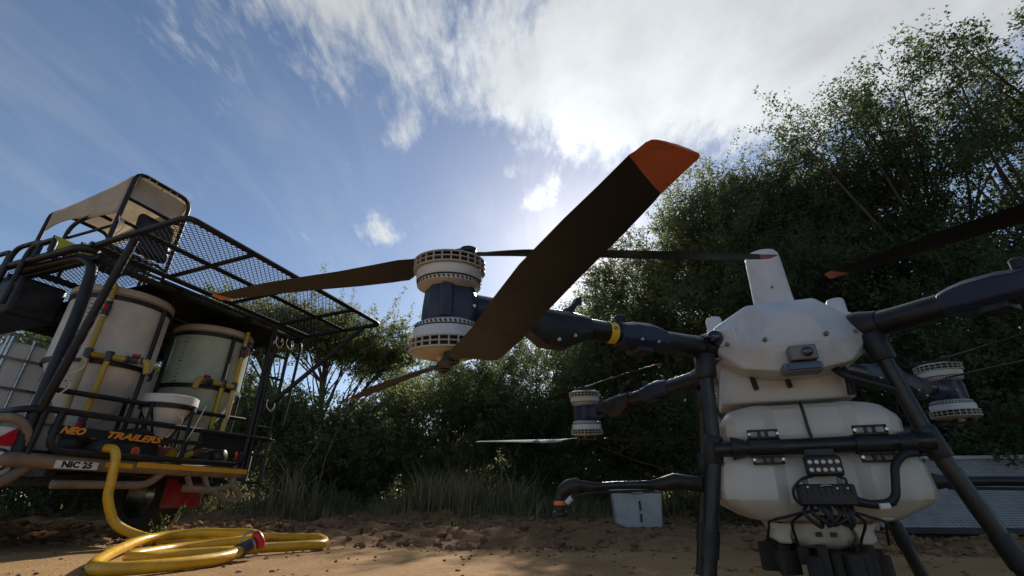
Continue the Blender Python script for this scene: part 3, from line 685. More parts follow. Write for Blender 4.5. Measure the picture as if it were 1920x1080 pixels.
# shared motor part meshes
mm = motor_meshes()
ME = {}
ME['motor'] = mm['housing'].mesh('motor'); ME['motor'].materials.append(MATS['motor_white'])
ME['groove'] = mm['groove'].mesh('groove'); ME['groove'].materials.append(MATS['black_plastic'])
sl = MB()
for i in range(44):
    th = 6.2832*i/44; M_ = Matrix.Rotation(th, 4, 'Z') @ Matrix.Translation((.0668, 0, .0175)) @ Matrix.Rotation(R(25), 4, 'X'); sl.box((0, 0, 0), (.0016, .0042, .0075), Matrix.Identity(4)) if False else sl.add([(-.0008,-.0021,-.0037),(.0008,-.0021,-.0037),(.0008,.0021,-.0037),(-.0008,.0021,-.0037),(-.0008,-.0021,.0037),(.0008,-.0021,.0037),(.0008,.0021,.0037),(-.0008,.0021,.0037)], [(0,3,2,1),(4,5,6,7),(0,1,5,4),(1,2,6,5),(2,3,7,6),(3,0,4,7)], M_)
ME['vent_slots'] = sl.mesh('vent_slots'); ME['vent_slots'].materials.append(MATS['ink'])
cg = MB()
for z, h_ in ((.0600, .0040), (.0745, .0028), (.0890, .0042)):
    cg.lathe([(.0705, z-h_/2), (.0768, z-h_/2), (.0768, z+h_/2), (.0705, z+h_/2)], 40, closed=True)
for i in range(26):
    th = 6.2832*i/26; cg.box((.0745*math.cos(th), .0745*math.sin(th), .0745), (.0035, .0028, .029), th)
cg.lathe([(.0, .0905), (.050, .0908), (.0705, .0905), (.0705, .0925), (.060, .0990), (.030, .1010), (0, .1010)], 40)
ME['cage'] = cg.mesh('cage'); ME['cage'].materials.append(MATS['motor_tan'])
ME['core'] = MB().lathe([(.066, .0600), (.066, .0895)], 32).mesh('core'); ME['core'].materials.append(MATS['ink'])
hb = MB(); hb.box((0, 0, .120), (.115, .030, .010)); 
for sx in (-1, 1): hb.lathe([(.013, .100), (.013, .115), (.018, .116), (.018, .128), (.010, .131), (.006, .136), (0, .136)], 16, Matrix.Translation((sx*.045, 0, 0)))
hb.lathe([(.010, .100), (.010, .122)], 14)
ME['rotor_hub'] = hb.mesh('rotor_hub'); ME['rotor_hub'].materials.append(MATS['black_plastic'])
ME['post'] = MB().lathe([(.011, .100), (.011, .116)], 12, Matrix.Translation((.015, .012, 0))).mesh('hub_post'); ME['post'].materials.append(MATS['motor_tan'])
for me_ in ME.values(): me_.shade_smooth(); me_.set_sharp_from_angle(angle=R(40))
for k in ENDS:
    E_ = Vector(ENDS[k]); ax = Vector(TILT[k]).normalized(); toB = (Vector(ROOT[k])-E_); toB = (toB-ax*toB.dot(ax)).normalized(); sd_ = ax.cross(toB)
    FM = axes(E_, toB, sd_, ax)                                 # pod frame: x towards the body
    mount = MB()
    def rr(z, a0, a1, b, c): return [FM @ Vector(p+(z,)) for p in ((a0, -b+c), (a0+c, -b), (a1-c, -b), (a1, -b+c), (a1, b-c), (a1-c, b), (a0+c, b), (a0, b-c))]
    mount.loft([rr(-.046, -.050, .046, .044, .016), rr(-.040, -.052, .050, .046, .016), rr(0, -.050, .060, .047, .018), rr(.040, -.046, .050, .044, .016), rr(.046, -.044, .046, .042, .016)])
    mo = mount.build('motor_mount', 'mount_plastic', drone, 40, bevel=.005)
    MB().tube([FM @ Vector((.03, 0, 0)), FM @ Vector((.10, 0, 0)), FM @ Vector((.125, 0, 0))], [.036, .034, .028], 16).build('mount_socket', 'mount_plastic', mo, 50)
    for sy in (-1, 1):
        MB().loft([rr2 for rr2 in [[FM @ Vector((x, sy*(.044+dy), z)) for x, dy in ((-.036, 0), (-.030, .010), (-.010, .010), (-.004, 0))] for z in (-.036, .036)]]).build('mount_rib', 'mount_plastic', mo, 40, bevel=.003)
        MB().lathe([(0, .003), (.0035, .003), (.0045, 0)], 10, FM @ along((.040, sy*.047, -.006), (0, sy, 0))).build('bolt', 'steel', mo)
    for lev in (1, -1):
        MM = FM @ Matrix.Translation((0, 0, .034*lev))
        if lev < 0: MM = MM @ Matrix.Rotation(math.pi, 4, 'X')
        MM = MM @ Matrix.Rotation(R(rng.uniform(0, 360)), 4, 'Z')
        mt = obj('motor', ME['motor'], drone, MM @ Matrix.Diagonal((1.02, 1.02, .74, 1)))
        for nm in ('groove', 'vent_slots', 'cage', 'core'): obj(nm, ME[nm], mt)
        hub_z = .034+.120*.74
        azs = AZS[k][0 if lev > 0 else 1]
        # frame of rotation in drone axes: build x axis at azimuth inside the tilted plane
        hubs = []
        for ai, az in enumerate(azs):
            dx = Vector((math.cos(R(az)), math.sin(R(az)), 0)); dx = (dx-ax*dx.dot(ax)).normalized()
            zz = ax; yy = zz.cross(dx)
            B = axes(E_+ax*(hub_z*lev)+dx*.0, dx, yy, zz)
            s = 1 if lev > 0 else -1
            bo = obj('rotor_blade', BL[s][0], drone, B); obj('blade_tip', BL[s][1], bo)
            if ai == 0:
                H = axes(E_+ax*(.034*lev), dx, yy*lev, zz*lev) @ Matrix.Diagonal((1, 1, .74, 1)); ho = obj('rotor_hub', ME['rotor_hub'], drone, H); obj('hub_post', ME['post'], ho)

# spray tank
tk = [(.232, .11, -.20, .14), (.242, .155, -.235, .165), (.272, .208, -.268, .185), (.284, .218, -.276, .19), (.302, .2225, -.279, .19), (.352, .218, -.274, .19), (.366, .213, -.268, .19), (.384, .190, -.252, .185), (.412, .188, -.250, .18), (.424, .199, -.262, .18), (.456, .199, -.264, .18), (.468, .195, -.260, .178), (.494, .176, -.240, .165), (.503, .160, -.225, .155), (.512, .135, -.20, .14)]
rings = []
for z, hw, vf, vb in tk:
    g = .020 if .28 < z < .49 else .012
    c = .035; cx = .002 + .010*(z-.3)/.2
    pts = [(-hw, vf+c), (-hw+c*.4, vf+c*.35), (-hw+c, vf), (-.095, vf), (-.068, vf+g), (0, vf+g), (.075, vf+g), (.10, vf), (hw-c, vf), (hw-c*.4, vf+c*.35), (hw, vf+c), (hw, (vf+vb)/2), (hw, vb-c), (hw-c, vb), (0, vb), (-hw+c, vb), (-hw, vb-c), (-hw, (vf+vb)/2)]
    rings.append([(cx+x, y, z) for x, y in pts])
tank = MB().loft(rings).build('spray_tank', 'tank_white', drone, 24, bevel=.010)
MB().tube(spline([(.006, -.248, .506), (.006, -.258, .48), (.008, -.254, .44), (.010, -.262, .40)], 5), .004, 8).build('tank_strap', 'black_plastic', tank)
# landing gear
legs = {'FL': ((-.196, -.255, .635), (-.212, -.25, .40), (-.292, -.25, .035)), 'FR': ((.205, -.245, .65), (.242, -.25, .40), (.350, -.25, .035)),
        'RL': ((-.196, .20, .63), (-.225, .25, .40), (-.298, .27, .035)), 'RR': ((.205, .20, .63), (.236, .25, .40), (.318, .27, .035))}
for k, (a, b, c) in legs.items():
    a, b, c = Vector(a), Vector(b), Vector(c)
    lg = MB().tube([a, b, c], .0175, 16).build('leg', 'carbon', drone, 60)
    for nm, t0, t1, rr_ in (('leg_socket', -.06, .22, .027), ('leg_collar', .86, 1.14, .0235)):
        p0 = a.lerp(b, t0) if t0 < 1 else b; p1 = a.lerp(b, t1) if t1 <= 1 else b.lerp(c, (t1-1)*.66)
        MB().tube([p0, p0.lerp(p1, .1), p0.lerp(p1, .9), p1], [rr_*.9, rr_, rr_, rr_*.9], 14).build(nm, 'black_plastic', lg, 50)
    p0, p1 = b.lerp(c, .50), b.lerp(c, .66); MB().tube([p0, p1], .0205, 14).build('leg_collar', 'black_plastic', lg, 50)
    MB().tube([b.lerp(c, .93), c, c+(c-b).normalized()*.012], [.020, .022, .018], 14).build('rubber_foot', 'grey_box' if k[0] == 'R' else 'rubber', lg, 50)
for s, (f, r) in ((-1, ((-.296, -.25, .026), (-.302, .27, .026))), (1, ((.354, -.25, .026), (.322, .27, .026)))):
    f, r = Vector(f), Vector(r); d = (f-r).normalized(); MB().tube(arc([r-d*.14+Vector((0, 0, .02)), r, f, f+d*.14+Vector((0, 0, .02))], .05), .015, 12).build('skid', 'carbon', drone, 60)
# crossbar over the front of the tank with four clips
cb = MB().tube([(-.213, -.268, .398), (.240, -.268, .402)], .0185, 16).build('crossbar', 'carbon', drone, 60)
for s, x in ((-1, -.192), (1, .222)):
    MB().tube([(x-.02*s, -.268, .400), (x+.02*s*-1, -.268, .400), (x-.05*s, -.268, .400)], [.030, .028, .020], 14).build('bar_socket', 'black_plastic', cb, 50)
for x in (-.098, .124):
    MB().tube([(x-.035, -.268, .4), (x+.035, -.268, .4)], .0225, 14).build('bar_sleeve', 'black_plastic', cb, 50)
    for z in (.4295, .3705):
        c = MB(); xs = (-.031, -.0085, .0085, .031)
        c.box((x, -.282, z+.0085), (.068, .006, .005)); c.box((x, -.282, z-.0085), (.068, .006, .005))
        for q_ in (-.031, -.008, .008, .031): c.box((x+q_, -.282, z), (.007, .006, .0125))
        c = c.build('tank_clip', 'black_plastic', cb, bevel=.0015)
        for q_ in (-.031, .031): MB().lathe([(0, .004), (.0035, .004), (.0042, 0)], 10, along((x+q_, -.2852, z), (0, -1, 0))).build('bolt', 'steel', c)
# work light with ten lamps
lb = MB().box((.008, -.300, .353), (.074, .020, .044)).build('work_light', 'black_plastic', drone, bevel=.006)
MB().box((.008, -.292, .383), (.060, .010, .016)).build('light_bracket', 'black_plastic', lb, bevel=.002)
for i in range(5):
    for j in range(2):
        MB().lathe([(0, .004), (.0035, .0035), (.0048, .001), (.0048, -.002)], 12, along((.008+(i-2)*.0135, -.3105, .361-j*.0165), (0, -1, 0))).build('lamp', 'led', lb, 60)
# controller under the light
ct = MB().box((-.002, -.302, .293), (.112, .030, .044)).build('pump_controller', 'black_plastic', drone, bevel=.004)
for i in range(9): MB().box((-.050+i*.012, -.318, .303), (.004, .004, .018)).build('cooling_rib', 'black_plastic', ct)
MB().tube(arc([(-.016, -.318, .307), (-.010, -.328, .312), (.006, -.328, .312), (.012, -.318, .307)], .008), .0016, 6).build('handle', 'steel', ct)
for x, y, z in ((-.038, -.320, .309), (.018, -.320, .306), (.038, -.320, .306)): MB().lathe([(0, .002), (.002, .002), (.0022, 0)], 8, along((x, y, z), (0, -1, 0))).build('screw', 'steel', ct)
for x in (-.036, .032): MB().lathe([(.006, 0), (.006, .012), (.004, .014)], 10, Matrix.Translation((x, -.300, .315))).build('stud', 'shell_dark', ct)
def cable(pts, r, name='cable', m='black_plastic'): return MB().tube(spline(pts, 6), r, 8).build(name, m, drone, 60)
cable([(-.020, -.300, .332), (-.045, -.315, .325), (-.066, -.318, .305), (-.066, -.312, .285), (-.055, -.310, .272)], .0032)
cable([(.030, -.300, .332), (.040, -.312, .325), (.040, -.312, .315)], .0032)
cable([(.05, -.305, .282), (.075, -.310, .275), (.105, -.312, .277), (.122, -.312, .290), (.132, -.310, .320), (.142, -.306, .350), (.165, -.300, .372), (.192, -.290, .376)], .0085, 'conduit')
cable([(.05, -.300, .276), (.09, -.312, .271), (.118, -.312, .278)], .006)
MB().tube([(.086, -.322, .2695), (.104, -.322, .271)], .0065, 10).build('cable_tag', 'white_cord', drone)
for i in range(9):
    a0 = -.045+i*.0105; cable([(a0, -.300, .273), (a0+random.uniform(-.012, .012), -.312, .255), (a0*.5+random.uniform(-.02, .02), -.306, .240-random.random()*.012), (a0*.4+random.uniform(-.02, .02), -.285, .250)], random.choice((.003, .004, .0045)))
for s in (-1, 1):
    cable([(s*.02, -.285, .262), (s*.055, -.275, .256), (s*.085, -.255, .247), (s*.115, -.225, .238), (s*.120, -.20, .22), (s*.125, -.17, .19)], .003)
    cable([(s*.05, -.27, .255), (s*.072, -.24, .235), (s*.066, -.20, .20), (s*.062, -.18, .17)], .003)
# white neck and spreader below the tank
nk = MB(); 
def oct_(z, a, b, cy): return [(x*a, cy+y*b, z) for x, y in ((-1, -.5), (-.6, -1), (.6, -1), (1, -.5), (1, .6), (.6, 1), (-.6, 1), (-1, .6))]
nk.loft([oct_(.176, .045, .05, -.10), oct_(.188, .062, .075, -.10), (oct_(.204, .072, .085, -.10)), oct_(.224, .064, .08, -.11), oct_(.244, .058, .08, -.12)])
nk = nk.build('outlet_housing', 'tank_white', drone, 40, bevel=.005)
for x in (-.014, .016): MB().box((x, -.1890, .209), (.013, .006, .010)).build('sight_slot', 'ink', nk)
for s in (-1, 1):
    MB().loft([[(s*x0, y, z) for x0, y in ((a, -.17), (b, -.16), (b, -.04), (a, -.03))] for z, a, b in ((.186, .068, .095), (.198, .072, .112), (.214, .068, .105), (.235, .05, .118), (.25, .05, .12))]).build('hopper_side', 'tank_white', nk, 40, bevel=.006)
spd = MB(); spd.lathe([(.0, .140), (.06, .140), (.088, .147), (.095, .162), (.07, .174), (0, .177)], 28, Matrix.Translation((0, -.10, 0)))
spd = spd.build('spreader', 'black_plastic', drone, 50)
for i in range(26):
    th = 6.2832*i/26+random.uniform(-.1, .1); r1 = random.uniform(.105, .142); w_ = random.uniform(.015, .034); z1 = random.uniform(.118, .150); z2 = random.uniform(.166, .190)
    MB().loft([[(r*math.cos(th)+sgn*w_/2*-math.sin(th), -.10+r*math.sin(th)+sgn*w_/2*math.cos(th), z) for r, sgn in ((.085, -1), (r1, -1), (r1+.006, 0), (r1, 1), (.085, 1))] for z in (z1, (z1+z2)/2, z2)]).build('spreader_flap', 'rubber', spd, 40, bevel=.003)
# spray booms with drooping nozzles
for s, xe, v in ((-1, -.735, .22), (1, .80, .22)):
    x0 = -.265 if s < 0 else .285; z = .333
    bmn = MB().tube([(x0, v, z), (x0+s*.26, v, z), (xe-s*.10, v, z-.004)], [.0155, .0135, .0130], 12).build('spray_boom', 'carbon', drone, 60)
    MB().tube([(x0-s*.02, v, z), (x0+s*.02, v, z+.004), (x0+s*.07, v, z+.010), (x0+s*.12, v, z), (x0+s*.15, v, z)], [.024, .026, .027, .022, .015], 12).build('boom_joint', 'black_plastic', bmn, 60)
    nz_ = MB(); nz_.tube(spline([(xe-s*.13, v, z-.006), (xe-s*.07, v, z+.002), (xe-s*.02, v, z-.006), (xe+s*.008, v, z-.035), (xe+s*.012, v, z-.062)], 5), [.016]*6+[.026]*8+[.022]*7, 12); nz_ = nz_.build('nozzle_head', 'black_plastic', bmn, 60)
    MB().lathe([(.0225, 0), (.0235, .002), (.0235, .012), (.0225, .014)], 20, Matrix.Translation((xe+s*.012, v, z-.066))).build('nozzle_ring', 'orange_ring', nz_)
    MB().lathe([(.0, -.030), (.022, -.030), (.030, -.022), (.030, -.014), (.020, -.006), (.021, .010)], 20, Matrix.Translation((xe+s*.012, v, z-.076))).build('atomizer_disc', 'black_plastic', nz_)
    MB().tube([(xe-s*.015, v-.01, z-.058), (xe-s*.035, v-.01, z-.040)], .010, 10).build('hose_stub', 'shell', nz_)
    cable([(xe-s*.035, v-.01, z-.040), (xe-s*.07, v-.012, z-.030), (xe-s*.12, v-.01, z-.024), (x0+s*.14, v, z-.018)], .004, 'feed_hose')
# front harness near the right leg
cable([(.095, -.24, .60), (.115, -.26, .565), (.150, -.262, .545), (.190, -.255, .53), (.215, -.25, .52)], .010, 'harness')
cable([(.125, -.215, .61), (.130, -.23, .56), (.128, -.225, .52)], .009, 'harness')

# ------------------------------------------------------------------ trailer (local x = out of the rear, y = along the rear away from us, z = up)
trailer = empty('spray_trailer', (-2.376, 4.311, 0), R(-20))
fin(trailer, 'black tube-framed spray trailer with mesh platform and canvas canopy on top', 'trailer')
def T(name, m, mb, parent=None, smooth=45, **k): return mb.build(name, m, parent or trailer, smooth, **k)
S0, S1 = -1.63, 0.0
deck = T('deck', 'frame_black', MB().box((-1.75, (S0+S1)/2, .545), (3.3, 1.60, .05)), bevel=.004)
for y in (-1.35, -.27): T('chassis_rail', 'frame_black', MB().box((-1.75, y, .465), (3.4, .06, .10)), bevel=.004)
bump = T('bumper', 'bumper', MB().tube(arc([(-.16, S0-.02, .50), (.03, S0-.02, .50), (.03, S1+.02, .50), (-.16, S1+.02, .50)], .08), .043, 16), smooth=60)
T('reflective_tape', 'tape', MB().box((.072, -.48, .512), (.006, .92, .034)), bump)
T('reflective_tape', 'tape', MB().box((.072, -1.05, .500), (.006, .17, .030)), bump)
T('bumper_end_cap', 'steel', MB().lathe([(.0445, -.05), (.0455, -.04), (.0455, .0), (.03, .02), (0, .026)], 18, along((.02, .005, .502), (.7, .7, 0))), bump, 60)
# lower curved guard tubes
T('guard_tube', 'bumper', MB().tube(arc([(.0, -1.50, .48), (.04, -1.62, .36), (.0, -2.0, .33)], .1), .032, 14), smooth=60)
T('guard_tube', 'bumper', MB().tube(arc([(.02, -.70, .48), (.02, -.80, .385), (.0, -1.35, .375)], .1), .026, 14), smooth=60)
# number plate
pl = T('number_plate', 'plate', MB().box((.0765, -1.295, .486), (.004, .235, .046)), bevel=.001)
RM = lambda p: axes(p, (0, 1, 0), (0, 0, 1), (1, 0, 0))
text('plate_lettering', 'NIC 25', .048, 'ink', pl, RM((.0792, -1.295, .486)), .0006, 0, 1.15, .0026)
# rear rail: upper bar, hoop and lettered bar
T('rear_rail', 'frame_black', MB().tube(arc([(-1.4, -1.66, .74), (.02, -1.66, .775), (.05, -1.58, .795), (.05, .17, .800)], .08), .020, 12), smooth=60)
T('rear_hoop', 'frame_black', MB().tube(arc([(.06, -1.47, .79), (.07, -1.485, .56), (.07, -.10, .565), (.06, -.075, .795)], .09), .021, 12), smooth=60)
sgn = T('sign_bar', 'frame_black', MB().box((.062, -1.13, .684), (.012, .75, .055)), bevel=.002)
text('sign_lettering', 'NEO', .058, 'orange_ink', sgn, RM((.0692, -1.385, .684)), .0008, .35, 1.05, .0028)
text('sign_lettering', 'TRAILERS', .058, 'orange_ink', sgn, RM((.0692, -1.015, .684)), .0008, .35, 1.50, .0022)
T('rail_bar', 'frame_black', MB().tube([(.06, -.755, .69), (.06, -.50, .70)], .016, 10))
T('side_panel', 'frame_black', MB().box((.035, -.30, .735), (.03, .42, .12)), bevel=.004)
for y in (-1.55, -.62, .06): T('rail_post', 'frame_black', MB().tube([(.04, y, .53), (.05, y, .80)], .018, 10))
# engine drum with orange badge, blower, pumps
dr = T('fuel_drum', 'black_plastic', MB().lathe([(0, 0), (.14, 0), (.155, .012), (.160, .03), (.160, .26), (.150, .275), (0, .28)], 36, along((-.235, -.955, .60), (1, 0, 0))), smooth=50)
bd = T('badge', 'orange_dot', MB().lathe([(.030, 0), (.030, .003), (0, .003)], 24, along((.0455, -.965, .600), (1, 0, 0))), dr)
for i in range(6): T('badge_mark', 'red_paint', MB().box((.0492, -.965+.012*math.cos(i*1.05), .600+.012*math.sin(i*1.05)), (.001, .006, .006), None), bd)
bw = T('blower', 'black_plastic', MB().lathe([(0, 0), (.075, 0), (.092, .012), (.092, .09), (.085, .10), (.05, .104), (.03, .12), (0, .12)], 28, along((-.10, -1.31, .615), (1, 0, .1))), smooth=50)
T('blower_cap', 'red', MB().tube(arc([(-.03, -1.42, .66), (.0, -1.40, .70), (0, -1.34, .705)], .03), .012, 8), bw)
T('pump', 'red_paint', MB().box((-.12, -.67, .615), (.16, .16, .09)), bevel=.02)
pp = T('pump', 'fitting', MB().lathe([(0, 0), (.05, 0), (.062, .02), (.062, .12), (.045, .135), (0, .14)], 24, along((-.14, -.24, .625), (1, .1, 0))), smooth=50)
T('pump_bracket', 'steel', MB().tube(arc([(.0, -.37, .66), (.0, -.36, .70), (0, -.25, .69), (0, -.235, .665)], .02), .008, 8), pp)
T('pump', 'red_paint', MB().tube(arc([(-.10, -.56, .58), (-.08, -.50, .62), (-.08, -.38, .655), (-.06, -.36, .64)], .03), .024, 10), smooth=50)
T('pump_outlet', 'fitting', MB().tube([(-.12, -.40, .62), (.01, -.385, .615)], .034, 14)); T('pump_outlet', 'fitting', MB().tube([(-.10, -.46, .615), (.015, -.445, .605)], .028, 14))
T('pipe_union', 'pipe_yellow', MB().tube([(-.10, -.655, .60), (-.02, -.645, .605)], .038, 14)); T('pipe_union', 'pipe_yellow', MB().tube(arc([(-.09, -.55, .585), (-.02, -.53, .61), (-.02, -.50, .63)], .03), .022, 12))
T('drain_box', 'plate', MB().box((-.03, -.62, .565), (.05, .14, .022)), bevel=.004)
T('gearbox', 'fitting', MB().box((-.15, -.33, .60), (.14, .20, .10)), bevel=.02)
# outlet for the yellow hose
ou = T('hose_outlet', 'fitting', MB().tube([(-.10, -1.22, .595), (.03, -1.19, .60), (.085, -1.175, .60)], [.046, .048, .044], 18), smooth=50)
T('outlet_flange', 'black_plastic', MB().box((-.03, -1.21, .645), (.09, .10, .02)), ou, bevel=.005)
# tail lights
for (y, z, s) in ((-1.665, .545, -1), (-.03, .560, 1)):
    pt = T('light_panel', 'plate', MB().box((-.005, y+.012, z), (.012, .16, .26)), bevel=.01)
    T('round_lamp', 'clear_lens', MB().lathe([(.060, 0), (.060, .02), (.046, .028), (0, .034)], 24, along((.002, y, z-.055), (1, 0, 0))), pt, 50)
    T('lamp_ring', 'rubber', MB().lathe([(.048, .0), (.066, .0), (.066, .026), (.060, .032), (.050, .030)], 24, along((.002, y, z-.055), (1, 0, 0)), closed=True), pt, 50)
    if s < 0:
        T('triangle_reflector', 'red_lens', MB().prism([(-.085, -.0), (.055, .0), (.030, .105)], 0, .012, axes((.003, y+.01, z+.025), (0, 1, 0), (0, 0, 1), (1, 0, 0))), pt, bevel=.004)
        T('lamp_guard', 'bumper', MB().tube(arc([(.02, -1.58, .50), (.03, -1.575, .66), (.02, -1.66, .735), (-.05, -1.80, .70)], .07), .026, 12), pt, 60)
    else:
        T('brake_light', 'red_lens', MB().box((.012, y-.075, z+.075), (.025, .045, .15), Matrix.Rotation(R(8), 4, 'X')), pt, bevel=.015)
        T('bulb_holder', 'steel', MB().lathe([(.016, 0), (.018, .02), (.008, .04), (.006, .08)], 12, along((.03, -.10, .70), (0, .15, 1))), pt)
# tow step: tan angle-iron bracket
stp = T('folding_step', 'bumper', MB().tube(arc([(.03, -.10, .46), (.03, -.11, .40), (.03, -.25, .36), (.03, -.52, .37)], .06), .026, 12), smooth=50)
for a, b in (((.04, -.53, .46), (.04, -.47, .37)), ((.04, -.39, .47), (.04, -.33, .38)), ((.05, -.13, .42), (.05, -.0, .30)), ((.05, -.27, .35), (.05, -.14, .29)), ((.05, -.14, .29), (.05, -.02, .292))):
    a, b = Vector(a), Vector(b); T('step_bar', 'bumper', MB().box((a+b)/2, (.03, .030, (b-a).length), along((0, 0, 0), b-a, (1, 0, 0)) if False else Matrix.Rotation(math.atan2(-(b-a).y, (b-a).z), 4, 'X')), stp, bevel=.003)
# wheels, red mudguards
for yy in (-.20, -1.45):
    WM = along((-.80, yy, .335), (0, 1, 0))
    wh = T('wheel', 'rubber', MB().lathe([(.19, -.09), (.25, -.105), (.31, -.10), (.335, -.075), (.338, 0), (.335, .075), (.31, .10), (.25, .105), (.19, .09)], 40, WM, closed=True), smooth=50)
    T('rim', 'steel', MB().lathe([(0, -.02), (.05, -.02), (.08, .0), (.17, .01), (.195, -.085), (.195, .085)], 28, WM), wh, 50)
    for i in range(30):
        th = 6.2832*i/30
        T('tread_block', 'rubber', MB().box(WM @ Vector((.338*math.cos(th), .338*math.sin(th), .04*(-1)**i)), (.018, .085, .036), WM.to_3x3().to_4x4() @ Matrix.Rotation(th, 4, 'Z') @ Matrix.Rotation(R(90), 4, 'X')), wh)
T('mud_flap', 'red_paint', MB().box((-.36, -.22, .34), (.012, .34, .22)), bevel=.004)
T('mudguard', 'red_paint', MB().box((-.62, -.17, .475), (.55, .30, .02)), bevel=.006)
# posts and roof
RZ = 1.90
def post(pts, r=.026, name='frame_post', rad=.10): return T(name, 'frame_black', MB().tube(arc(pts, rad), r, 12), smooth=60)
post([(.02, -1.585, .54), (-.02, -1.57, 1.45), (-.06, -1.58, 1.80), (-.20, -1.60, 1.88), (-.9, -1.62, 1.88)], .034, rad=.2)
post([(.04, -1.575, .78), (.36, -1.61, RZ+.01)], .026, 'platform_strut')
post([(.03, .06, 1.08), (.74, .40, RZ+.01)], .022, 'platform_strut')
post([(.02, -.04, .54), (.0, -.02, 1.86)], .026); post([(-1.05, -1.60, .56), (-1.05, -1.60, 1.88)]); post([(-1.05, -.02, .56), (-1.05, -.02, 1.88)]); post([(-2.2, -1.60, .56), (-2.2, -1.60, 1.88)]); post([(-2.2, -.02, .56), (-2.2, -.02, 1.88)])
roof = T('roof_plate', 'frame_black', MB().box((-1.30, -.36, RZ-.015), (2.50, 1.52, .012)), bevel=.002)
for y in (-1.58, -.95, -.3, .36): T('roof_beam', 'frame_black', MB().box((-1.25, y, RZ-.045), (2.5, .045, .045)), roof, bevel=.003)
for x in (-.08, -.75, -1.45, -2.1): T('roof_beam', 'frame_black', MB().box((x, -.6, RZ-.048), (.04, 2.0, .040)), roof, bevel=.003)
T('roof_edge', 'steel', MB().box((-.035, -.60, RZ-.018), (.012, 2.0, .02)), roof)
# mesh platform hinged off the rear of the roof
X1, YA, YB, PZ = .90, -1.645, .455, 1.945
def pz(x): return RZ+.012+(PZ-RZ-.012)*x/X1
fr_ = MB(); fr_.tube(arc([(0, YA, pz(0)), (X1, YA, pz(X1)), (X1, YB, pz(X1)), (0, YB-.03, pz(0))], .07)+[], .021, 12); fr_.tube([(0, YA-.03, pz(0)), (0, YB, pz(0))], .021, 12)
plat = T('platform_frame', 'frame_black', fr_, smooth=60)
T('platform_bar', 'frame_black', MB().tube([(.46, YA, pz(.46)), (.46, YB, pz(.46))], .018, 10), plat)
for y in (-1.12, -.55, .03): T('platform_bar', 'frame_black', MB().tube([(0, y, pz(0)), (X1, y, pz(X1))], .017, 10), plat)
def diamond(x0, x1, y0, y1, zf, sp=.031, slope=1.15, w=.0021, th=.003):
    mb = MB(); dn = math.hypot(1, slope)
    for sg in (1, -1):
        c = (y0-abs(x1-x0)*slope*2)
        step = sp*dn
        while c < y1+abs(x1-x0)*slope*2:
            # line y = c + sg*slope*(x-x0), clipped
            p = []
            for x in (x0, x1): p.append((x, c+sg*slope*(x-x0)))
            (xa, ya), (xb, yb) = p
            def clip(xa, ya, xb, yb):
                t0, t1 = 0., 1.
                for lo, hi, s, d in ((y0, y1, ya, yb-ya),):
                    if abs(d) < 1e-9: return None if not lo <= s <= hi else (0, 1)
                    a, b = (lo-s)/d, (hi-s)/d
                    if a > b: a, b = b, a
                    t0, t1 = max(t0, a), min(t1, b)
                return (t0, t1) if t1-t0 > .004 else None
            r = clip(xa, ya, xb, yb)
            if r:
                A = Vector((xa+(xb-xa)*r[0], ya+(yb-ya)*r[0], 0)); B = Vector((xa+(xb-xa)*r[1], ya+(yb-ya)*r[1], 0)); d = (B-A).normalized(); n = Vector((-d.y, d.x, 0))*w
                z_ = .0 if sg > 0 else .0021
                vs = [(p_.x, p_.y, zf(p_.x)+z_+dz) for p_ in (A+n, A-n, B-n, B+n) for dz in (0, th)]
                mb.add(vs, [(0, 2, 4, 6), (1, 7, 5, 3), (0, 1, 3, 2), (4, 5, 7, 6), (2, 3, 5, 4), (6, 7, 1, 0)])
            c += step
    return mb
T('expanded_mesh', 'mesh_black', diamond(.0, X1, YA, YB, lambda x: pz(x)+.006), plat, 0, kind='stuff')
T('expanded_mesh', 'mesh_black', diamond(-2.3, -.06, -1.66, -1.13, lambda x: RZ-.01), plat, 0, kind='stuff')
# side walkway and hand rails on the near side
wk = T('walkway_frame', 'frame_black', MB().tube(arc([(-.02, -1.60, RZ-.005), (-.10, -1.68, RZ), (-2.3, -1.68, RZ), (-2.35, -1.5, RZ)], .12), .028, 12), smooth=60)
for x0, x1, h_ in ((-.70, -.40, .12), (-.92, -.58, .14), (-1.25, -.95, .12)):
    T('hand_rail', 'frame_black', MB().tube(arc([(x0, -1.70, RZ-.35), (x0, -1.70, RZ+h_), (x1, -1.70, RZ+h_), (x1, -1.70, RZ)], .10), .018, 10), wk, 60)
T('roof_box', 'black_plastic', MB().box((-1.15, -1.50, RZ-.24), (.80, .30, .30)), bevel=.03)
# canopy seat on the roof
HN, FN = -.36, -1.42
for x, zt, nm in ((HN, 2.84, 'canopy_hoop'), (FN, 2.70, 'canopy_hoop')):
    T(nm, 'frame_black', MB().tube(arc([(x, -1.43, RZ), (x, -1.43, zt), (x, -.95, zt), (x, -.95, RZ)], .10), .017, 12), smooth=60)
for y in (-1.43, -.95): T('canopy_side_bar', 'frame_black', MB().tube([(HN, y, 2.30), (FN, y, 2.30)], .012, 10))
T('hoop_bar', 'frame_black', MB().tube([(HN, -1.43, 2.57), (HN, -.95, 2.57)], .014, 10)); T('hoop_bar', 'frame_black', MB().tube([(HN, -1.43, 2.36), (HN, -.95, 2.36)], .014, 10))
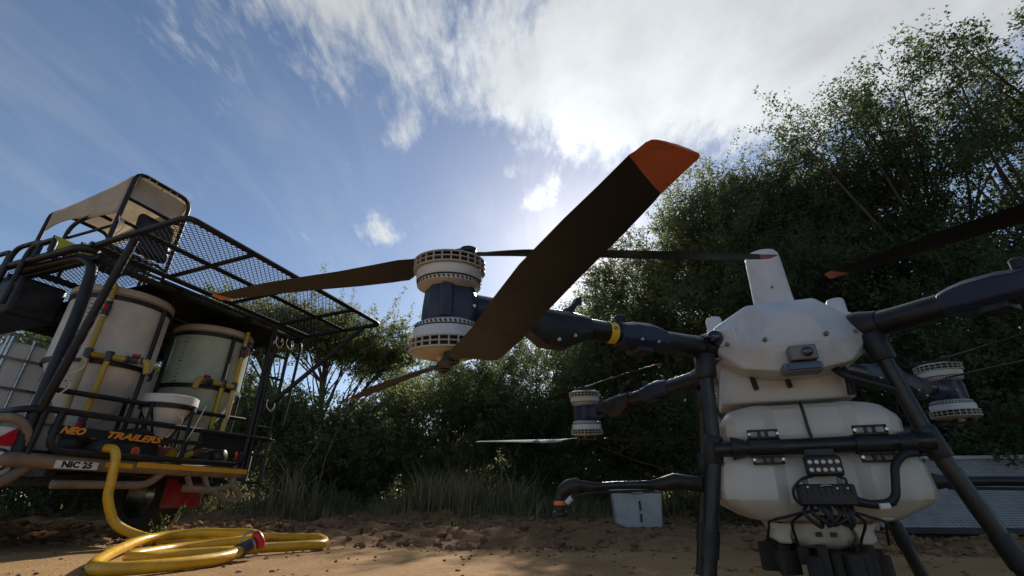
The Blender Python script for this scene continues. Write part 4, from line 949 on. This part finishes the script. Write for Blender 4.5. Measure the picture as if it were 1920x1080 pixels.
# cloth: sagging top and a rear panel hanging between the hoops
def cloth(fn, nu, nv, th=.004):
    g = [[Vector(fn(i/nu, j/nv)) for j in range(nv+1)] for i in range(nu+1)]; mb = MB(); vs = [p for r in g for p in r]; w = nv+1
    fs = [(i*w+j, i*w+j+1, (i+1)*w+j+1, (i+1)*w+j) for i in range(nu) for j in range(nv)]; mb.add(vs, fs); return mb
def top(u, v):
    x = HN+.015+(FN-HN-.03)*u; y = -1.425+.47*v; z = 2.845-.145*u-.05*math.sin(math.pi*u)+.02*math.sin(math.pi*v)-.012*math.sin(9*u+4*v)
    e = min(v, 1-v); z -= .09*max(0, 1-e/.10)**2; return (x, y, z)
cn = T('canopy_cloth', 'canvas', cloth(top, 26, 16), smooth=80); cn.modifiers.new('s', 'SOLIDIFY').thickness = .005
def back(u, v):
    y = -1.40+.43*v; z = 2.80-.24*u; s = .03*(1-u); y = y+(.012*math.sin(6*u)); return (HN-.012-.03*math.sin(math.pi*u)-.01*math.sin(7*v+3*u), y, z)
bk = T('back_cloth', 'canvas', cloth(back, 14, 12), smooth=80); bk.modifiers.new('s', 'SOLIDIFY').thickness = .005
def side(u, v):
    x = HN-.03+(FN-HN+.06)*u; dz = (.18+.20*(1-u)**2)*v+.02*math.sin(8*u)*v; return (x, -1.437-.012*math.sin(10*u)*v, 2.80-.135*u-.03*math.sin(math.pi*u)-dz)
sc_ = T('side_cloth', 'canvas', cloth(side, 20, 8), smooth=80); sc_.modifiers.new('s', 'SOLIDIFY').thickness = .005
def side2(u, v):
    x = HN-.03+(FN-HN+.06)*u; return (x, -.943+.01*math.sin(9*u)*v, 2.80-.135*u-(.10+.32*max(0, 1-3.2*u))*v)
s2 = T('side_cloth', 'canvas', cloth(side2, 20, 8), smooth=80); s2.modifiers.new('s', 'SOLIDIFY').thickness = .005
seat = T('seat', 'black_plastic', MB().box((-.72, -1.19, 2.16), (.50, .42, .08)), bevel=.03)
T('seat_back', 'black_plastic', MB().box((-.42, -1.11, 2.36), (.07, .30, .38), Matrix.Rotation(R(-8), 4, 'Y')), seat, bevel=.03)
for x, y in ((-.5, -1.38), (-.5, -1.0), (-.94, -1.38), (-.94, -1.0)): T('seat_leg', 'frame_black', MB().tube([(x, y, RZ-.01), (x, y, 2.13)], .014, 10), seat)
for i in range(8):
    y = -1.40+i*.062; T('cloth_tie', 'white_cord' if i % 3 else 'frame_black', MB().tube([(HN+.017, y, 2.835), (HN-.012, y+.006, 2.795)], .003, 5), bk)
T('cloth_tie', 'white_cord', MB().tube(spline([(HN+.015, -1.43, 2.38), (HN+.03, -1.42, 2.32), (HN+.01, -1.40, 2.36), (HN+.03, -1.385, 2.30), (HN+.02, -1.41, 2.22)], 5), .005, 6), bk)
# hand grips in front of the seat, yellow marker boards
T('seat_rail', 'frame_black', MB().tube(arc([(-.95, -1.45, RZ), (-.95, -1.45, 2.42), (-.75, -1.40, 2.52), (-.72, -1.30, 2.50)], .10), .016, 10), smooth=60)
T('seat_rail', 'frame_black', MB().tube(arc([(-.40, -.92, RZ), (-.40, -.92, 2.12), (-.42, -1.06, 2.16), (-.42, -1.08, RZ)], .08), .014, 10), smooth=60)
for x, y, z, w_ in ((-.75, -1.50, 2.125, .17), (-.55, -1.415, 2.075, .15)):
    b_ = T('marker_board', 'yellow_board', MB().box((x, y, z), (.012, w_, .125)), bevel=.006); T('board_edge', 'black_plastic', MB().box((x-.010, y, z), (.008, w_+.014, .139)), b_, bevel=.006)
# ladder on the far corner
ld = empty('ladder'); ld.parent = trailer
lp = [T('ladder_rail', 'frame_black', MB().tube(arc([(.05, y, .42), (.05, y+.0, 1.60), (.05, y+.02, 1.74), (-.04, y+.05, 1.80), (-.10, y+.05, 1.74)], .06), .017, 10), ld, 60) for y in (-.015, .155)]
T('ladder_rail', 'frame_black', MB().tube(arc([(.03, .30, .95), (.03, .33, 1.78), (-.05, .34, 1.84)], .05), .015, 10), ld, 60)
for z in (.43, .66, .90, 1.13, 1.36, 1.58): T('rung', 'frame_black', MB().tube([(.05, -.015, z), (.05, .155, z)], .012, 8), ld)
for y, z in ((.06, 1.10), (.0, 1.70), (.13, 1.72)):
    T('rope_loop', 'white_cord', MB().tube(spline([(.07, y-.03, z+.05), (.08, y-.04, z-.01), (.08, y+.02, z-.05), (.08, y+.05, z), (.075, y+.03, z+.05), (.08, y+.02, z+.01)], 5), .0042, 6), ld)
# rope round the near post and white cord
T('post_rope', 'white_cord', MB().tube(spline([(.06, -1.585, 1.10), (.10, -1.50, 1.13), (.06, -1.46, 1.08), (.07, -1.53, 1.0), (.08, -1.50, .95), (.07, -1.535, .88), (.06, -1.56, .84)], 5), .0045, 6))
for a, b in (((-.02, -1.57, 1.52), (.02, -.05, 1.52)),): pass
T('cross_bar', 'frame_black', MB().tube([(-.05, -1.57, .93), (-.08, -.04, .96)], .018, 10))

# ------------------------------------------------------------------ tanks in the trailer
def W3(x, y, z): return trailer_M @ Vector((x, y, z))
trailer_M = Matrix.Translation((-2.376, 4.311, 0)) @ Matrix.Rotation(R(-20), 4, 'Z')
def mixing_tank(label, x, y, m, ztop, pipe_az, pale):
    root = empty('mixing_tank', W3(x, y, .57), R(-20)); fin(root, label, 'tank', 'cone-bottomed tanks on the trailer')
    r = .318; h = ztop-.57; cb_ = .62; 
    B = lambda n, mt, mb, p=None, s=50, **k: mb.build(n, mt, p or root, s, **k)
    wall = B('tank_wall', m, MB().lathe([(.05, .12), (.075, .14), (r-.01, cb_-.03), (r, cb_), (r, h-.07), (r+.004, h-.06)], 56))
    B('tank_rim', 'rim_tan', MB().lathe([(r+.002, h-.058), (r+.016, h-.05), (r+.016, h-.012), (r+.006, h), (r-.08, h+.012), (0, h+.03)], 56))
    for z in (h-.085, cb_-.005): B('tank_band', 'frame_black', MB().lathe([(r+.003, z-.018), (r+.012, z-.018), (r+.012, z+.018), (r+.003, z+.018)], 56, closed=True))
    for a in (20, 110, 200, 290) if pale else (-10, 75, 170, 260):
        c, s = math.cos(R(a)), math.sin(R(a))
        B('tank_leg', 'frame_black', MB().tube([((r+.028)*c, (r+.028)*s, -.0), ((r+.028)*c, (r+.028)*s, h-.08)], .016, 8))
    # graduation marks
    for i in range(22):
        z = .30+i*.035
        if z > h-.12: break
        big = i % 5 == 0; a = R(-62 if pale else -75); w_ = (.032 if big else .018)
        rr_ = r if z > cb_ else .075+(r-.085)*(z-.14)/(cb_-.17)
        rr_ += .0025; c, s = math.cos(a), math.sin(a)
        tl_ = 0 if z > cb_ else -math.atan2(r-.085, cb_-.17)
        M_ = axes((rr_*c, rr_*s, z), (-s, c, 0), (c*math.sin(-tl_), s*math.sin(-tl_), math.cos(tl_)), (c*math.cos(tl_), s*math.cos(tl_), -math.sin(-tl_)))
        B('level_mark', 'ink', MB().box((0, 0, 0), (w_, .007 if big else .005, .002), M_), wall, 0)
    # plumbing on the face towards the camera side
    a = R(pipe_az); c, s = math.cos(a), math.sin(a)
    def pc(t, rad_, z): return Vector((rad_*math.cos(a+t), rad_*math.sin(a+t), z))
    pr = r+.045
    def ribbed(p0, p1, rr_=.020, mt='pipe_yellow', n=22, name='suction_pipe'):
        p0, p1 = Vector(p0), Vector(p1); pts = [p0.lerp(p1, i/(2*n)) for i in range(2*n+1)]
        B(name, mt, MB().tube(pts, [rr_*(1.0 if i % 2 else .90) for i in range(2*n+1)], 12), None, 70)
    def valve(p, d=(0, 0, 1), hd=(1, 0, 0)):
        M_ = along(p, d); v = B('valve', 'fitting', MB().lathe([(.021, -.055), (.027, -.05), (.027, -.036), (.020, -.034), (.028, -.018), (.028, .018), (.020, .034), (.027, .036), (.027, .05), (.021, .055)], 14, M_))
        hd = Vector(hd); pp_ = Vector(p)+hd*.036
        B('valve_handle', 'red', MB().box(pp_, (.020, .030, .052), M_.to_3x3().to_4x4()), v, bevel=.006)
        for zz in (-.06, .06): B('pipe_clamp', 'steel', MB().lathe([(.023, -.005), (.024, 0), (.023, .005)], 14, M_ @ Matrix.Translation((0, 0, zz))), v)
    def tee(p):
        f_ = B('pipe_tee', 'fitting', MB().tube([Vector(p)-Vector((0, 0, .034)), Vector(p)+Vector((0, 0, .034))], .026, 14))
    zt = cb_+.03; out_ = (c, s, 0)
    ribbed(pc(0, pr, h-.0), pc(0, pr, h-.13)); valve(pc(0, pr, h-.195), (0, 0, 1), out_); ribbed(pc(0, pr, h-.26), pc(0, pr, zt+.04))
    tee(pc(0, pr, zt)); 
    B('suction_pipe', 'pipe_pale', MB().tube(spline([pc(0, pr, zt-.035), pc(0, pr, zt-.30), pc(0, pr-.02, .12)], 6), .021, 12), None, 70)
    sg = 1 if pale else -1
    p1, p2, p3, p4 = pc(0, pr, zt), pc(sg*.32, pr+.005, zt), pc(sg*.62, pr+.02, zt), pc(sg*.74, pr+.06, zt+.0)
    ribbed(p1.lerp(p2, .12), p1.lerp(p2, .85)); tee(p2); ribbed(p2, p3, n=16)
    valve(p3.lerp(p4, .6), (p4-p3), (0, 0, 1))
    B('spout', 'pipe_yellow', MB().tube(arc([p4, p4+(p4-p3).normalized()*.05, p4+(p4-p3).normalized()*.07+Vector((0, 0, -.09))], .04), .024, 12), None, 60)
    ribbed(p2-Vector((0, 0, .035)), pc(sg*.30, pr-.02, .24)); valve(pc(sg*.30, pr-.02, .17), (0, 0, 1), out_)
    return root
mixing_tank('dusty white cone-bottomed tank with level marks at the near corner of the trailer', -.42, -1.12, 'poly_white', 1.76, -42, True)
mixing_tank('pale green cone-bottomed tank at the far corner of the trailer', -.43, -.29, 'poly_green', 1.74, 8, False)
# small hopper in front of the two big tanks
hop = empty('induction_hopper', W3(-.10, -.735, .60), R(-20)); fin(hop, 'small white cone hopper between the two big trailer tanks', 'hopper')
MB().lathe([(.03, .10), (.045, .12), (.17, .33), (.178, .345), (.178, .36)], 44).build('hopper_cone', 'poly_white', hop, 50)
MB().lathe([(.180, .362), (.192, .365), (.192, .425), (.182, .43), (.02, .44), (0, .44)], 44).build('hopper_lid', 'poly_white', hop, 50)
MB().lathe([(.180, .325), (.190, .325), (.190, .358), (.180, .358)], 44, closed=True).build('hopper_band', 'frame_black', hop, 50)
for a in (-65, 20, 110, 200):
    c, s = math.cos(R(a)), math.sin(R(a)); MB().tube([(.205*c, .205*s, -.02), (.20*c, .20*s, .36)], .011, 8).build('hopper_leg', 'frame_black', hop)
    MB().tube([(.20*c, .20*s, .33), (.05*c, .05*s, .06)], .008, 8).build('hopper_brace', 'frame_black', hop)
MB().tube(spline([(.168, -.03, .30), (.158, .0, .275), (.152, .03, .265), (.140, .045, .235), (.13, .04, .22)], 5), .005, 6).build('cord', 'white_cord', hop)
MB().tube(spline([(.20, .16, .38), (.215, .13, .32), (.20, .11, .20), (.17, .08, .05), (.17, .06, -.03)], 6), .0035, 6).build('cord', 'white_cord', hop)
# caged water tank further inside
ibc = empty('caged_water_tank', W3(-1.30, -1.05, .57), R(-20)); fin(ibc, 'white plastic water tank in a grid cage at the left edge of the trailer', 'tank')
MB().box((0, 0, .42), (.86, .90, .76)).build('plastic_tank', 'poly_white', ibc, bevel=.05)
for i in range(8):
    y = -.45+i*.128; MB().tube([(.445, y, .02), (.445, y, .84)], .010, 8).build('cage_bar', 'steel', ibc)
    x = -.43+i*.122; MB().tube([(x, -.465, .02), (x, -.465, .84)], .010, 8).build('cage_bar', 'steel', ibc)
for z in (.03, .24, .45, .66, .83):
    MB().tube([(-.44, -.475, z), (.455, -.475, z), (.455, .46, z)], .010, 8).build('cage_bar', 'steel', ibc)
sw = empty('storage_tank', W3(-.75, -.62, .57), R(-20)); fin(sw, 'plain white tank half hidden between the two cone-bottomed tanks', 'tank')
MB().box((0, 0, .38), (.30, .62, .72)).build('tank_body', 'poly_white', sw, bevel=.05)
MB().lathe([(.08, .74), (.08, .775), (.07, .78), (0, .78)], 24).build('tank_cap', 'frame_black', sw)

# ------------------------------------------------------------------ yellow hose
hp = [W3(.085, -1.175, .60), W3(.145, -1.16, .59), W3(.18, -1.15, .53), W3(.19, -1.14, .42), W3(.20, -1.12, .28), W3(.24, -1.03, .14), W3(.36, -.84, .055), W3(.52, -.70, .04), (-1.80, 3.70, .04), (-1.55, 3.70, .04), (-1.33, 3.56, .045), (-1.21, 3.32, .04), (-1.32, 3.16, .04), (-1.461, 3.05, .04), (-1.53, 2.86, .04), (-1.70, 2.69, .04), (-1.79, 2.55, .04), (-1.88, 2.58, .04), (-1.93, 2.75, .04), (-1.95, 2.97, .04), (-1.872, 3.12, .045), (-1.72, 3.24, .06), (-1.66, 3.36, .075), (-1.78, 3.46, .09), (-2.049, 3.48, .09), (-2.22, 3.40, .085), (-2.27, 3.18, .07), (-2.12, 2.803, .05), (-1.915, 2.44, .04), (-1.80, 2.275, .035), (-1.68, 2.20, .035), (-1.565, 2.26, .035), (-1.465, 2.43, .035), (-1.42, 2.61, .04), (-1.44, 2.76, .05)]
hps = spline(hp, 14)
for i, p in enumerate(hps):
    if p.z < .2: p.z = p.z-.006+float(np.mean(gh(p.x+np.array([0, .2, -.2, 0, 0, .35, -.35]), p.y+np.array([0, 0, 0, .2, -.2, .3, -.3]))))*max(0, 1-p.z/.2)
hose = empty('yellow_hose', (hp[7][0], hp[7][1], 0)); fin(hose, 'thick yellow hose hanging from the trailer and coiled on the sand', 'hose')
off = Vector(hose.location)
hr = [.0275*(1.0 if i % 2 else .965) for i in range(len(hps))]
MB().tube([p-off for p in hps], hr, 18).build('hose_tube', 'hose_yellow', hose, 80)
e0 = hps[-1]-off; d = (Vector((-1.455, 2.90, .10))-Vector((-1.44, 2.76, .055))).normalized(); d = Vector((.55, .62, .45)).normalized()
cp = MB().lathe([(.033, -.02), (.036, -.01), (.036, .03), (.031, .035), (.031, .055), (.028, .06)], 22, along(e0, d)).build('coupling', 'fitting', hose, 50)
vv = MB().lathe([(.029, .0605), (.029, .075), (.025, .08)], 20, along(e0, d)).build('coupling_neck', 'steel', cp, 50)
MB().lathe([(.025, .0805), (.044, .082), (.050, .09), (.050, .106), (.043, .112), (.02, .114), (0, .114)], 12, along(e0, d)).build('coupling_cap', 'red', cp, 30)
for s in (-1, 1):
    F = along(e0, d); MB().tube([F @ Vector((s*.048, 0, .02)), F @ Vector((s*.062, 0, .05)), F @ Vector((s*.060, 0, .085))], .006, 8).build('cam_lever', 'steel', cp)

# ------------------------------------------------------------------ box and perforated cabinet on the ground
bx = (1.315, 5.33); bz = float(gh(*bx)); box = empty('storage_box', (bx[0], bx[1], bz), R(-8)); fin(box, 'small grey lidded box with dark slots on the soil below the drone boom', 'box')
MB().loft([[(-.225, -.17, 0), (.225, -.17, 0), (.225, .17, 0), (-.225, .17, 0)], [(-.25, -.19, .33), (.25, -.19, .33), (.25, .19, .33), (-.25, .19, .33)]]).build('box_body', 'grey_box', box, 30, bevel=.018)
ldp = MB().box((0, 0, .362), (.535, .42, .055)).build('box_lid', 'grey_box', box, bevel=.016)
MB().box((0, -.02, .394), (.36, .26, .012)).build('lid_panel', 'plate', ldp, bevel=.004); MB().box((0, -.215, .345), (.12, .02, .04)).build('latch', 'grey_box', ldp, bevel=.006)
for z0, z1 in ((.06, .135), (.165, .255)): MB().box((.02, -.175-.02*(z0+z1)/2/.33-.003, (z0+z1)/2), (.018, .008, z1-z0), Matrix.Rotation(R(3.5), 4, 'X')).build('slot', 'ink', box)
cab = empty('perforated_cabinet', (3.62, 3.72, float(gh(3.62, 3.72))), R(-10)); fin(cab, 'low grey cabinet with sloping perforated metal front at the right edge', 'cabinet'); cab.scale.z = .87
def prow(t): return Vector((0, -.02+.30*t, .04+.56*t))
pf = MB(); nxp, nzp = 84, 32; wid = 1.7; cs = wid/nxp
dzv = (prow(1)-prow(0)).normalized(); Lp = (prow(1)-prow(0)).length; ct_ = Lp/nzp
for i in range(nxp):
    for j in range(nzp):
        o_ = prow(0)+dzv*(j*ct_)+Vector((-wid/2+i*cs, 0, 0)); hx = cs*.5; off_ = (cs*.5 if False else 0)
        ex, ez = Vector((cs, 0, 0)), dzv*ct_; a, b = .20, .80
        vs = [o_, o_+ex, o_+ex+ez, o_+ez, o_+ex*a+ez*.5, o_+ex*.5+ez*a, o_+ex*b+ez*.5, o_+ex*.5+ez*b]
        pf.add(vs, [(0, 1, 6, 5), (1, 2, 6), (2, 3, 7, 6)[:3] if False else (2, 7, 6), (3, 7, 2), (0, 5, 4), (0, 4, 3), (3, 4, 7)])
pf = pf.build('perforated_sheet', 'perf_metal', cab, 0, kind='stuff')
MB().loft([[(-wid/2-.02, .03, .03), (wid/2, .03, .03), (wid/2, .95, .03), (-wid/2-.02, .95, .03)], [(-wid/2-.02, .33, .585), (wid/2, .33, .585), (wid/2, .95, .585), (-wid/2-.02, .95, .585)]]).build('cabinet_inside', 'black_plastic', cab, 30)
MB().box((0, .60, .622), (wid+.06, .66, .04)).build('cabinet_top', 'grey_box', cab, bevel=.012)
sp_ = MB(); pol = [(-.05, .03), (-.06, .10), (.24, .62), (.95, .62), (.95, .0), (.03, -.03), (-.02, -.02)]
sp_.prism(pol, -wid/2-.05, -wid/2-.022, axes((0, 0, .02), (0, 1, 0), (0, 0, 1), (1, 0, 0))); sp_.build('cabinet_side', 'grey_box', cab, 30, bevel=.012)
MB().box((0, -.02, .02), (wid+.02, .05, .05)).build('cabinet_sill', 'black_plastic', cab, bevel=.006)
